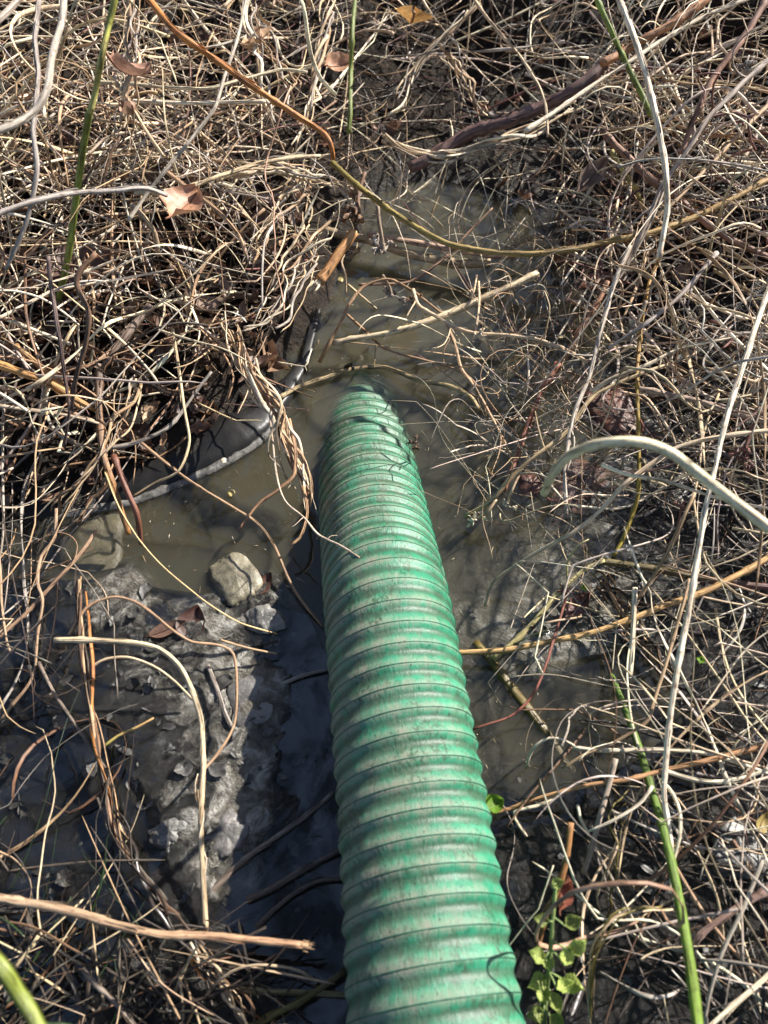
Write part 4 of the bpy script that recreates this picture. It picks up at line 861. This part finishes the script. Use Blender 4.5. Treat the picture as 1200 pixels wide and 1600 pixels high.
# --- upper left, over the bank
stem('straight pale stem lying level below the orange stem', [(195,157,.30),(250,159,.30),(310,160,.30),(360,159,.30),(415,158,.30)], 7, 'P', wob=.4)
stem('long pale stem sagging level just above its straight neighbour', [(150,128,.30),(205,132,.30),(270,137,.30),(330,137,.30),(385,122,.30),(440,108,.30),(480,112,.30)], 6.5, (.60,.50,.36,0), wob=.4)
stem('pale stem doubling back over the brown leaf on the left bank', [(210,302,.26),(250,300,.26),(300,291,.25),(350,275,.245),(400,258,.24),(450,248,.235),(500,243,.22)], 8, 'S', wob=.6)
stem('grey stem rising steeply from the brown leaf to the top edge', [(200,345,.25),(232,300,.27),(262,262,.29),(300,215,.31),(335,170,.33),(350,120,.35),(372,60,.37),(388,-10,.40)], 6.5, (.44,.38,.33,0), wob=.5)
stem('straight straw crossing the grey steep stem, down to the brown leaf', [(178,120,.33),(200,155,.32),(222,195,.31),(255,243,.29)], 7, 'S', wob=.3)
stem('tan straw curling beneath the brown leaf', [(262,270,.25),(300,300,.24),(340,330,.23),(375,370,.22),(385,400,.20)], 7.5, 'T', wob=.5)
stem('tan stem arching under the soft grey level stem', [(205,320,.22),(225,340,.21),(242,365,.19),(248,400,.16)], 9, (.36,.27,.18,0), wob=.4)
bundle('loose grey straw skein reaching from the brown leaf to the pool corner', [(330,285,.23),(380,268,.22),(430,262,.21),(480,275,.19),(520,285,.17),(560,310,.14)], 26, 7, 'GSPTGSP', turns=.8, r_px=6)
bundle('straw skein falling from the braid to the left bank corner', [(478,265,.18),(465,300,.17),(440,330,.16),(415,365,.15),(395,400,.14)], 30, 8, 'GSTPGSTP', turns=.6, r_px=6)
bundle('tan grass curtain hanging from the top edge at the left', [(210,-15,.40),(205,50,.37),(215,110,.34),(205,170,.31),(190,240,.27)], 34, 7, 'TGTSTBG', turns=.6, r_px=6)
bundle('tan grass curtain hanging right of the orange stem\'s upper end', [(395,-15,.34),(400,40,.32),(420,90,.29),(430,150,.26),(440,210,.22)], 40, 8, 'TSGPTSGT', turns=.5, r_px=6)
# ------------------------------------------------------------------ the largest loose strands, each an object with its own description
LM = [((370,130),'the orange stem'),((118,320),'the soft green stem'),((158,80),'the yellowed green stem'),((549,100),'the bright green upright stem'),((970,80),'the leaning green stem'),((1025,230),'the tall straw stalk'),
 ((800,175),'the dark purple stem'),((690,240),'the grass hammock'),((495,120),'the straw braid'),((287,315),'the brown leaf'),((1000,370),'the long bramble cane'),((760,393),'the arched bramble cane'),
 ((520,400),'the broken orange stalk'),((640,400),'the log-like stalk'),((330,690),'the black liner'),((440,640),'the straw rope'),((60,590),'the bright tan stalk'),((160,700),'the orange based stalk'),((205,520),'the thick grey brown stalk'),
 ((250,890),'the flat straw blade'),((310,1150),'the hoop stem'),((130,1000),'the brown sheaf'),((230,1380),'the dark wet sheaf'),((230,1455),'the long cut stick'),((40,1560),'the corner green stalk'),((380,1580),'the torn straw bunch'),((480,1550),'the olive broken stalk'),
 ((860,1500),'the nettle'),((1040,1320),'the green rush stem'),((1075,960),'the long pale stalk'),((1130,740),'the white flat ribbon'),((1080,905),'the purple bramble cane'),((975,690),'the blurred arch'),((960,650),'the brick red patch'),
 ((880,1000),'the level straw stalk'),((1130,1430),'the bent pinkish twig'),((910,600),'the long grey stem'),((1090,130),'the reddish leaning stalk'),((1160,130),'the grey forked stalk'),((1050,300),'the rusty brown stalk'),((50,190),'the blurred grey hook'),((645,28),'the orange brown leaf'),((1000,505),'the orange prickly shoot'),((1150,600),'the right end of the pale upturned stem')]
CNAME = [('S','straw'),('P','cream'),('T','tan'),('B','brown'),('G','grey'),('D','dark'),('O','orange'),('R','reddish'),('W','wet black brown'),('K','black'),('M','dark green')]
def colour_name(c):
    c = np.asarray(c[:3]); k = c / (c.sum() + 1e-6)
    return min(CNAME, key=lambda t: np.abs(np.log(c + .01) - np.log(np.array(C[t[0]][:3]) + .01)).sum() * .5 + np.abs(k - np.array(C[t[0]][:3]) / sum(C[t[0]][:3])).sum() * 2)[1]

def describe(p, r, c, fl, lengths):
    u, v, d = project(p)
    ins = (u > 0) & (u < 1200) & (v > 0) & (v < 1600)
    uu, vv = u[ins], v[ins]; L_ = np.linalg.norm(np.diff(p, axis=0), axis=1).sum()
    chord = np.hypot(uu[-1] - uu[0], vv[-1] - vv[0]); arc = np.hypot(np.diff(uu), np.diff(vv)).sum(); q = chord / (arc + 1e-6)
    form = 'straight' if q > .97 else 'slightly bent' if q > .9 else 'curved' if q > .75 else 'looping' if q > .5 else 'tightly curled'
    thick = 'hair-thin' if r < .0012 else 'thin' if r < .0018 else 'fairly thick' if r < .0023 else 'thick'
    size = 'short' if L_ < .25 else 'long' if L_ > .42 else ''
    du, dv = uu[-1] - uu[0], vv[-1] - vv[0]; an = math.degrees(math.atan2(-dv, du)) % 180
    run = 'lying level' if an < 20 or an > 160 else 'slanting up right' if an < 70 else 'pointing upright' if an < 110 else 'slanting up left'
    # landmarks by distance of the strand's middle; which side
    mu, mv = uu.mean(), vv.mean()
    o = sorted(LM, key=lambda t: np.hypot(uu - t[0][0], vv - t[0][1]).min() * .5 + math.hypot(mu - t[0][0], mv - t[0][1]))
    near = np.hypot(uu - o[0][0][0], vv - o[0][0][1]).min()
    def side(t):
        x, y = mu - t[0], mv - t[1]
        return ('right of' if x > 0 else 'left of') if abs(x) > abs(y) else ('below' if y > 0 else 'above')
    rel = 'crossing' if near < 22 else side(o[0][0])
    flat = 'flat ' if fl < .5 else ''
    return [f"{thick} {flat}{colour_name(c)} strand", f"{size + ' ' if size else ''}{form}", run, f"{rel} {o[0][1]}", f"{side(o[1][0])} {o[1][1]}"], (mu, mv)

rows = []
for n_ in order[:N_IND]:
    zn, p, r_, c, fl = SPARE[n_]
    if score[n_] <= 0: continue
    words_, mid = describe(p, r_, c, fl, None); rows.append((n_, words_, mid))
def lab(w, lev):
    a, b, run, rel, rel2 = w
    if lev == 0: return f"{b} {a} {rel}, {run}"
    return f"{b} {a} {rel} and {rel2}"
seen = {}
for n_, w, mid in rows: seen.setdefault(lab(w, 0), []).append(n_)
final = {}
for n_, w, mid in rows:
    t = lab(w, 0)
    if len(seen[t]) > 1 or len(t.split()) > 16:
        t2 = lab(w, 1); t = t2 if len(t2.split()) <= 16 and len(seen[t]) > 1 else t
        while len(t.split()) > 16: t = ' '.join(t.split()[:-2]).rstrip(',')
    final.setdefault(t, []).append((n_, mid))
for t, ms in final.items():
    if len(ms) == 2:                                  # two alike: the one higher up the bank and the one lower
        ms.sort(key=lambda m: m[1][1])
        for (n_, mid), k in zip(ms, ('farther', 'nearer')): final_t = f"{k} {t}"; SPARE[n_] = (*SPARE[n_], final_t)
    else:
        for n_, mid in ms: SPARE[n_] = (*SPARE[n_], t)
for t, ms in final.items():
    for n_, mid in ms:
        zn, p, r_, c, fl, label = SPARE[n_]
        b = Bag(); strand(b, p - p[0], r_, c, fl, 6)
        o = link('dry_grass_strand', b.me('dry_grass_strand', M_STRAW), None, p[0])
        tag(o, ' '.join(label.split()[:16]), 'grass strand', 'dry grass strands of the ' + zn)

# ------------------------------------------------------------------ leaves
def leaf_mesh(L_, W_, curl, cup, ragged, seed, teeth=0, pleat=0.0, nu=22, nv=12, thick=.0004):
    rs = np.random.default_rng(seed)
    t = np.linspace(0, 1, nu); s = np.linspace(-1, 1, nv)
    T, S_ = np.meshgrid(t, s, indexing='ij')
    w = np.sin(math.pi * np.clip(T, .02, .985) ** .75) ** .8
    if teeth: w = w * (1 + .16 * (1 - ((T * teeth) % 1.0)))
    w = w * (1 + ragged * fbm(T * 6 + seed, np.sign(S_) * 2 + seed, 3, 5) * 1.6)
    x = (T - .0) * L_; y = S_ * w * W_ / 2
    z = cup * W_ * S_ ** 2 + .25 * W_ * ragged * fbm(T * 3.5 + seed * 3.1, S_ * 1.8, 3, 9) * 2 + pleat * W_ * np.abs(((T * 7 - np.abs(S_) * 1.5) % 1) - .5)
    z = z + .05 * W_ * np.exp(-(S_ * 5) ** 2) * -1
    a = curl * T; X = np.where(abs(curl) > 1e-3, np.sin(a) / (curl + 1e-9) * L_, x); Z = (1 - np.cos(a)) / (curl + 1e-9) * L_
    V = np.stack([X - z * np.sin(a), y, Z + z * np.cos(a)], -1).reshape(-1, 3)
    n = len(V); idx = np.arange(n).reshape(nu, nv)
    q = np.stack([idx[:-1, :-1], idx[:-1, 1:], idx[1:, 1:], idx[1:, :-1]], -1).reshape(-1, 4)
    uv = np.stack([T, S_ * .5], -1).reshape(-1, 2)
    return V, q, uv
def rotm(yaw, pitch, roll):
    from mathutils import Euler
    return np.array(Euler((R(roll), R(pitch), R(yaw)), 'XYZ').to_matrix())
def leaf(label, u, v, z, px, wid, col, yaw, pitch=0, roll=0, curl=.5, cup=.2, ragged=.28, mat=None, cat='leaf', name='dead_leaf', group=None, stalk=True):
    p = at(u, v, z); L_ = px * (1.3 if v < 420 else 1.0) * depth(p) / F; seed = int(rng.integers(1, 999))
    V, q, uv = leaf_mesh(L_, L_ * wid, curl, cup, ragged, seed)
    M = rotm(yaw, pitch, roll); V = (V - V.mean(0)) @ M.T
    V[:, 2] = np.maximum(V[:, 2], min(-.004, -z * .6) if z > .02 else -.004)
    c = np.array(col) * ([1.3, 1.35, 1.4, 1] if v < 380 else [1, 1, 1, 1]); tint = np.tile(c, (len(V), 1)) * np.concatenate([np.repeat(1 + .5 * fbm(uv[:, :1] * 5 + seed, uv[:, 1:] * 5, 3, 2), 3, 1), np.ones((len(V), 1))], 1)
    o = thing(name, label, cat, p, group)
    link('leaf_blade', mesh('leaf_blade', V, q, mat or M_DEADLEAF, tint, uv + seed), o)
    if stalk:
        mid = V.reshape(22, 12, 3)[:, 5:7].mean(1); st = np.vstack([mid[0] - (mid[3] - mid[0]) * 1.1, mid])
        bb = Bag(); bb.add(*tube(st + [0, 0, .0004], L_ * .018 * np.linspace(1.2, .35, len(st)), 6, 1, 0, c * [.7, .6, .55, 1])); link('midrib', bb.me('midrib', M_STRAW), o)
    return o
leaf('square-ended brown dead leaf caught in the grass of the left bank', 288, 315, .29, 62, .85, (.33, .17, .10, 0), 70, 20, 10, .6, .2, .10)
leaf('pale brown dead leaf near the top edge, right of the orange stem', 402, 58, .31, 62, .7, (.40, .25, .15, 0), 100, 30, -20, .5)
leaf('small crumpled leaf between the straw braid and the bright green stem', 530, 98, .22, 42, .7, (.37, .21, .13, 0), 40, 25, 30, .9)
leaf('orange brown leaf hanging at the middle of the top edge', 645, 25, .32, 82, .55, (.42, .23, .08, 0), 95, 40, 15, .7)
leaf('rolled grey brown leaf in the dark hollow above the bramble cane', 925, 275, .14, 72, .35, (.22, .16, .13, 0), 60, 15, 20, 1.2, .6)
leaf('withered pinkish leaf strip hanging beside the yellowed green stem', 205, 105, .40, 85, .25, (.36, .21, .15, 0), 80, 60, 20, 1.0, .5)
leaf('withered brown leaf strip hanging below the pinkish one', 200, 170, .36, 62, .3, (.32, .19, .13, 0), 110, 50, -20, 1.1, .5)
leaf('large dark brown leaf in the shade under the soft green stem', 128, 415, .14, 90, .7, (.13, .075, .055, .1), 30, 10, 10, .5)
leaf('dark red brown wet leaf lying on the silt left of the hose', 300, 972, .008, 58, .8, (.07, .03, .02, .4), 75, 0, 0, .25, .12, .1)
leaf('small rust brown leaf scrap beside the yellowish stone', 413, 912, .003, 42, .6, (.10, .045, .028, .3), 60, 0, 0, .3, .15, .2)
leaf('reddish dead leaf curled on the orange brown twig behind the nettle', 882, 1395, .05, 56, .45, (.30, .11, .07, .1), 85, 30, 30, 1.2, .6)
leaf('brown leaf half buried in the mud left of the silt mound', 262, 982, .007, 60, .4, (.15, .085, .06, .3), 20, 0, 0, .3, .15, .15)
leaf('dull pink leaf remnant at the foot of the bramble cane', 905, 945, .02, 60, .5, (.20, .11, .10, .2), 40, 10, 0, .8, .4)
leaf('tan leaf flake on the left bank above the liner', 235, 640, .06, 40, .6, (.34, .22, .13, 0), 50, 15, 0, .6)
leaf('pale pod-shaped leaf lying at the liner\'s upper edge', 232, 648, .075, 30, .4, (.52, .40, .26, 0), 65, 15, 0, .9, .5)
leaf('brown leaf lying in the grass of the right bank below the forked stalk', 935, 440, .05, 60, .6, (.24, .11, .07, .1), 20, 10, 0, .5)
leaf('yellowed leaf scrap at the right edge by the white sagging straw', 1192, 1285, .03, 40, .5, (.36, .27, .09, 0), 60, 20, 10, .8)
for k, (u, v, z, px, lb) in enumerate([(773, 1256, .02, 34, 'tiny green leaf fan pressed against the hose above the nettle'), (1095, 1031, .07, 14, 'tiny bright green leaf bud on the straws at the right'), (913, 918, .04, 13, 'tiny green shoot at the end of the bramble cane')]):
    leaf(lb, u, v, z, px, .95, (.16, .30, .03, .1), 20 + 40 * k, 20, 0, .5, .25, .2, M_GREENLEAF, 'green leaf', 'green_leaf')

# leaf crumbs trodden into the bank: nobody could count them
bag = Bag()
poly = [tuple(at(u, v, .06)[:2]) for u, v in [(-300,300),(500,330),(430,540),(330,640),(120,760),(-300,800)]]
poly2 = [tuple(at(u, v, .15)[:2]) for u, v in [(-500,-150),(1700,-150),(1500,600),(1000,450),(800,240),(500,300),(-500,330)]]
for k in range(1100):
    pl = poly if k < 600 else poly2
    xs, ys = zip(*pl)
    for _ in range(40):
        x, y = random.uniform(max(min(xs), -1.3), min(max(xs), 1.3)), random.uniform(min(ys), min(max(ys), 2.4))
        if inpoly(np.array([x]), np.array([y]), pl)[0]: break
    L_ = random.uniform(.014, .05)
    V, q, uv = leaf_mesh(L_, L_ * random.uniform(.4, .9), random.uniform(.3, 1.4), random.uniform(.1, .5), .6, k, 0, 0, 7, 5)
    V = (V - V.mean(0)) @ rotm(random.uniform(0, 360), random.uniform(-35, 35), random.uniform(-35, 35)).T + [x, y, float(ground(x, y)) + random.uniform(.0, .03)]
    c = np.array(random.choice([(.20, .11, .07, .1), (.12, .07, .05, .2), (.30, .19, .12, 0), (.07, .045, .035, .4), (.24, .17, .13, 0)]))
    bag.add(V, q, np.tile(c, (len(V), 1)), uv + k)
tag(link('leaf_litter', bag.me('leaf_litter', M_DEADLEAF)), 'crumbled brown leaf litter between the grass stems', None, None, 'stuff')

# rotted flakes and fibres bedded in the wet mud
M_ROT = mat_plain('rotted_leaf', (.085, .08, .072), .5, .45, 70, .85, .002, (.012, .011, .010))
bag = Bag()
rp = [[tuple(at(u, v, 0)[:2]) for u, v in p] for p in ([(0,900),(480,930),(500,1000),(540,1620),(-50,1620),(-50,900)], [(700,830),(950,740),(1250,800),(1250,1620),(800,1620),(740,1150)])]
for k in range(300):
    pl = rp[k % 2]; xs, ys = zip(*pl)
    for _ in range(40):
        x, y = random.uniform(min(xs), max(xs)), random.uniform(min(ys), max(ys))
        if inpoly(np.array([x]), np.array([y]), pl)[0]: break
    z = float(ground(x, y))
    if z < -.012: continue
    L_ = random.uniform(.006, .026)
    V, q, uv = leaf_mesh(L_, L_ * random.uniform(.15, .8), random.uniform(-.5, .9), random.uniform(-.1, .3), .8, k, 0, 0, 8, 6)
    V = (V - V.mean(0)) @ rotm(random.uniform(0, 360), random.uniform(-10, 10), random.uniform(-10, 10)).T + [x, y, z + random.uniform(.0, .003)]
    bag.add(V, q, np.ones((len(V), 4)), uv + k)
tag(link('rotted_leaf_debris', bag.me('rotted_leaf_debris', M_ROT)), 'rotted leaf flakes bedded in the wet mud', None, None, 'stuff')

# ------------------------------------------------------------------ dry flower heads
def seed_head(label, u, v, z, px, n=11, col='G', group=None, stem_to=None):
    p = at(u, v, z); s = px * depth(p) / F; o = thing('dry_flower_head', label, 'dry flower', p, group)
    c0 = np.array(C[col]); nf = max(3, n // 3)
    for f_ in range(nf):                                        # florets on short stalks, each a cup with torn bracts
        off = rng.normal(0, 1, 3) * [1, 1, .7]; off *= s * rng.uniform(.12, .36) / np.linalg.norm(off)
        if f_ == 0: off = off * 0
        ax_ = off / (np.linalg.norm(off) + 1e-9) + rng.normal(0, .4, 3) + [0, 0, .3]; ax_ /= np.linalg.norm(ax_)
        m = 6; pr = np.array([off + ax_ * s * .13 * t for t in np.linspace(-.6, .6, m)])
        tint_ = c0 * [*(np.ones(3) * rng.uniform(.45, .9)), 1]
        bb = Bag(); bb.add(*tube(pr, s * .075 * np.array([.3, .8, 1.1, 1.1, .9, .5]), 8, .85, 0, tint_, .15)); cup = link('seed_cup', bb.me('seed_cup', M_STRAW), o)
        if f_: bb = Bag(); bb.add(*tube(spline(np.array([off * 0, off * .5 + rng.normal(0, s * .03, 3), off]), 7), s * .022, 6, 1, 0, tint_)); link('floret_stalk', bb.me('floret_stalk', M_STRAW), cup)
        e1 = np.cross(ax_, [.3, .5, .8]); e1 /= np.linalg.norm(e1); e2 = np.cross(ax_, e1)
        for k in range(int(rng.integers(4, 7))):
            a = rng.uniform(0, 6.28); d = ax_ * rng.uniform(.3, 1.1) + e1 * math.cos(a) + e2 * math.sin(a); d /= np.linalg.norm(d)
            L_ = s * rng.uniform(.12, .27); q = [off + d * s * .03]
            for i in range(5): d = d + rng.normal(0, .28, 3) + ax_ * .12; d /= np.linalg.norm(d); q.append(q[-1] + d * L_ / 5)
            bb = Bag(); bb.add(*tube(q, s * .055 * np.array([.5, 1, 1.25, 1.1, .7, .25]), 6, .3, rng.uniform(-60, 60), c0 * [*(np.ones(3) * rng.uniform(.6, 1.6)), 1])); link('bract', bb.me('bract', M_STRAW), cup)
    if stem_to is not None:
        q = spline(np.array([[0, 0, 0], (at(*stem_to) - p) * .5 + rng.normal(0, .004, 3), at(*stem_to) - p]), 12); bb = Bag(); bb.add(*tube(q, s * .05, 6, 1, 0, c0 * [.8, .7, .6, 1])); link('flower_stalk', bb.me('flower_stalk', M_STRAW), o)
seed_head('largest withered grey flower head over the pool, below the log-like stalk', 600, 392, .09, 62, 16, 'G', None, (590, 320, .15))
seed_head('small withered flower head hanging under the thin arch over the pool', 612, 462, .05, 46, 12, 'G', None, (598, 430, .085))
seed_head('dark withered flower tuft right of the one under the arch', 640, 468, .06, 26, 8, 'B', None, (660, 462, .08))
seed_head('bleached flower head on the knotted stalk over the pool', 742, 528, .08, 40, 12, 'P', None, (748, 440, .08))
seed_head('small bleached flower head where the knotted stalk meets the right tangle', 735, 465, .07, 34, 10, 'P', None, (745, 430, .09))
seed_head('dark dead flower head stuck to the hose\'s right side at the waterline', 650, 690, .012, 32, 14, 'B')
seed_head('cream withered flower head dangling over the water at the right rim', 742, 812, .025, 52, 13, 'P', None, (775, 780, .05))
seed_head('cream withered flower head just right of the first at the rim', 792, 788, .04, 40, 11, 'P', None, (812, 740, .07))
seed_head('tan withered flower head on the reddish rust stalk', 768, 742, .03, 34, 10, 'T')
seed_head('grey flower head in the tangle behind the long grey stem', 985, 520, .15, 60, 14, 'G', None, (1010, 470, .18))
seed_head('grey brown flower head high on the grey forked stalk', 1165, 100, .33, 55, 14, 'G')
seed_head('brown tufted flower head in the hollow above the knotted stalk', 560, 330, .15, 70, 18, 'B', None, (570, 270, .17))
seed_head('reddish flower tuft by the long pale stalk at the right', 1160, 720, .16, 60, 16, 'R', None, (1190, 640, .20))
seed_head('small reddish flower tuft on a stem above the mottled silt', 1065, 790, .12, 40, 12, 'R', None, (1040, 860, .08))
seed_head('dark tuft at the joint of the split stem on the silt', 825, 978, .02, 36, 12, 'D')
seed_head('dark purple tuft at the end of the bramble cane', 890, 925, .03, 50, 16, 'R')

# ------------------------------------------------------------------ the nettle beside the hose
nb = at(848, 1615, .01)
nettle = thing('young_nettle', 'young nettle with pale green toothed leaves growing beside the hose', 'nettle', nb)
npts = [(848,1615,.01),(852,1560,.05),(858,1510,.08),(862,1460,.105),(866,1410,.12),(869,1380,.13)]
NW = spline(np.array([at(*q) for q in npts]), 40) - nb
bb = Bag(); bb.add(*tube(NW, np.linspace(.0032, .0016, 40), 8, 1, 0, (.22, .30, .10, .1))); link('nettle_stalk', bb.me('nettle_stalk', M_STRAW), nettle)
for (u, v, z, px, yaw, pit, rol, cc) in [(905,1478,.105,44,35,-10,0,1.15),(886,1492,.10,40,75,15,10,1.25),(896,1538,.08,52,-20,-5,15,1.0),(868,1568,.07,44,-80,10,-15,.75),(838,1492,.10,46,165,-10,10,.9),(838,1535,.075,50,200,0,-10,.8),(848,1556,.065,40,240,5,10,1.0),(884,1540,.085,40,10,20,-20,1.3),(845,1437,.115,36,170,10,0,.5),(897,1440,.115,42,20,5,0,.55),(872,1380,.132,30,20,10,0,.7),(857,1503,.09,34,100,30,0,1.1),(872,1598,.05,40,-40,0,0,.7),(835,1585,.05,44,190,0,0,.6)]:
    p = at(u, v, z); L_ = px * .80 * depth(p) / F
    V, q, uv = leaf_mesh(L_, L_ * .64, .9, .30, .2, int(u + v), 7, .16, 43, 14)
    V = V @ rotm(yaw, pit, rol).T
    root_ = NW[int(np.argmin(np.linalg.norm(NW + nb - p, axis=1)))]
    c0 = p - nb - V.mean(0)
    lf = link('leaf', mesh('leaf', V + c0, q, M_GREENLEAF, np.tile(np.array([.42, .50, .14, .1]) * [cc, cc, cc, 1], (len(V), 1)), uv + u), nettle)
    st = spline(np.array([root_, (root_ + V[6] + c0) / 2 + [0, 0, .002], V[6] + c0]), 8); bb = Bag(); bb.add(*tube(st, .0009, 5 + 1, 1, 0, (.24, .34, .12, 0))); link('leaf_stalk', bb.me('leaf_stalk', M_STRAW), lf)

# ------------------------------------------------------------------ stones, slabs and clods
M_PALE = mat_plain('pale_stone', (.21, .185, .125), .35, .5, 45, .6, .005, (.06, .054, .038))
M_GREY = mat_plain('grey_slab', (.15, .14, .13), .35, .5, 50, .6, .005, (.05, .046, .042))
M_SILT = mat_plain('silt_clod', (.20, .19, .17), .3, .6, 45, .8, .006, (.03, .028, .026))
M_BRICK = mat_plain('brick', (.15, .06, .037), .4, .4, 40, .7, .004, (.035, .016, .012))
def clod(label, u, v, z, pw, ph, hz, mat, name, cat, rough=.35, blocky=0.0, yaw=0, seed=1):
    p = at(u, v, z); k = depth(p) / F; sx, sy, sz = pw * k / 2, ph * k / 2 / .75, hz
    nu, nv = 40, 24
    a, e = np.meshgrid(np.arange(nu) / nu * 2 * math.pi, np.linspace(-1, 1, nv), indexing='ij'); e = np.arcsin(np.clip(e, -1, 1))
    D = np.stack([np.cos(a) * np.cos(e), np.sin(a) * np.cos(e), np.sin(e)], -1)
    if blocky: D = D / (np.abs(D) ** (2 + 8 * blocky)).sum(-1, keepdims=True) ** (1 / (2 + 8 * blocky))
    nz = fbm(D[..., 0] * 1.7 + seed + D[..., 2], D[..., 1] * 1.7 + seed * 3 - D[..., 2] * .7, 4, seed, .55)
    nz = nz + .4 * fbm(D[..., 0] * 6 + D[..., 2] * 2 + seed, D[..., 1] * 6 - D[..., 2], 3, seed + 5)
    V = D * (1 + rough * 1.4 * nz)[..., None] * [sx, sy, sz]; V = V.reshape(-1, 3) @ rotm(yaw, 0, 0).T
    idx = np.arange(nu * nv).reshape(nu, nv); i2 = np.roll(idx, -1, 0)
    q = np.stack([idx[:, :-1], i2[:, :-1], i2[:, 1:], idx[:, 1:]], -1).reshape(-1, 4)
    o = link(name, mesh(name, V, q, mat), None, p); tag(o, label, cat); return o
clod('pale yellowish stone at the water\'s edge left of the hose', 371, 905, -.004, 66, 64, .013, M_PALE, 'stone', 'stone', .3, .35, 30, 3)
clod('large pale stone mostly under water at the left shore', 160, 862, -.026, 74, 105, .020, M_PALE, 'stone', 'stone', .2, .5, 4, 4)
clod('flat grey slab lying on the silt, crossed by the hose shadow', 392, 1096, .001, 66, 64, .006, M_GREY, 'flat_stone', 'slab', .22, .3, 20, 5)
clod('pale grey rock with a dark side, low on the silt mound', 355, 1305, .001, 58, 50, .007, M_GREY, 'stone', 'rock', .45, .1, -30, 6)
clod('pale silt clod left of the pale grey rock', 268, 1300, .003, 60, 34, .006, M_SILT, 'silt_clod', 'clod', .6, 0, 10, 7)
clod('whitish silt lump right of the dark red leaf', 412, 968, .001, 58, 36, .008, M_SILT, 'silt_clod', 'clod', .6, 0, -20, 8)
clod('brick red lump at the water\'s edge behind the orange prickly shoot', 958, 652, -.008, 70, 80, .018, M_BRICK, 'brick', 'brick', .3, .35, 15, 10)
clod('dark red brick under shallow water beneath the white ribbon of grass', 925, 775, -.024, 135, 80, .022, M_BRICK, 'brick', 'brick', .25, .45, -12, 11)
clod('small brown stone in the water right of the drowned brick', 830, 760, -.006, 44, 34, .010, M_BRICK, 'brick', 'brick', .4, .1, 10, 12)
clod('glossy dark clod by the rush stem in the near right corner', 1150, 1330, .008, 90, 60, .014, M_SILT, 'silt_clod', 'clod', .6, 0, 30, 14)

# ------------------------------------------------------------------ things afloat
o = clod('small yellow bud floating on the water below the liner', 361, 771, .002, 12, 10, .003, mat_plain('yellow_bud', (.55, .42, .16), .5), 'floating_bud', 'bud', .3, 0, 0, 15)
o = clod('tiny pale crumb lying on the black liner', 349, 720, .022, 9, 8, .002, mat_plain('pale_crumb', (.55, .48, .36), .6), 'pale_crumb', 'crumb', .4, 0, 0, 16)
o = clod('yellow speck floating by the broken orange stalk', 532, 437, .002, 9, 8, .002, bpy.data.materials['yellow_bud'], 'floating_bud', 'bud', .3, 0, 0, 17)
bag = Bag()
for k in range(520):
    u, v = random.uniform(150, 900), random.uniform(330, 1200)
    p = at(u, v, .0008)
    if float(ground(p[0], p[1])) > -.006: continue
    ds = np.min(np.linalg.norm(HP[:, :2] - p[:2], axis=1))
    if ds < .085 and v > 640: continue
    a = random.uniform(0, 6.28); l = random.choice([.001, .0013, .0018, .003, .006]); d = np.array([math.cos(a), math.sin(a), 0]) * l
    c = np.array(random.choice([(.45, .40, .28, 0), (.32, .25, .15, 0), (.55, .50, .40, 0), (.12, .09, .06, .2)]))
    bag.add(*tube([p - d, p, p + d], [.0005, .0009, .0005], 4, .6, 0, c))
tag(link('floating_debris', bag.me('floating_debris', M_STRAW)), 'pale specks and chaff afloat on the murky pool', None, None, 'stuff')
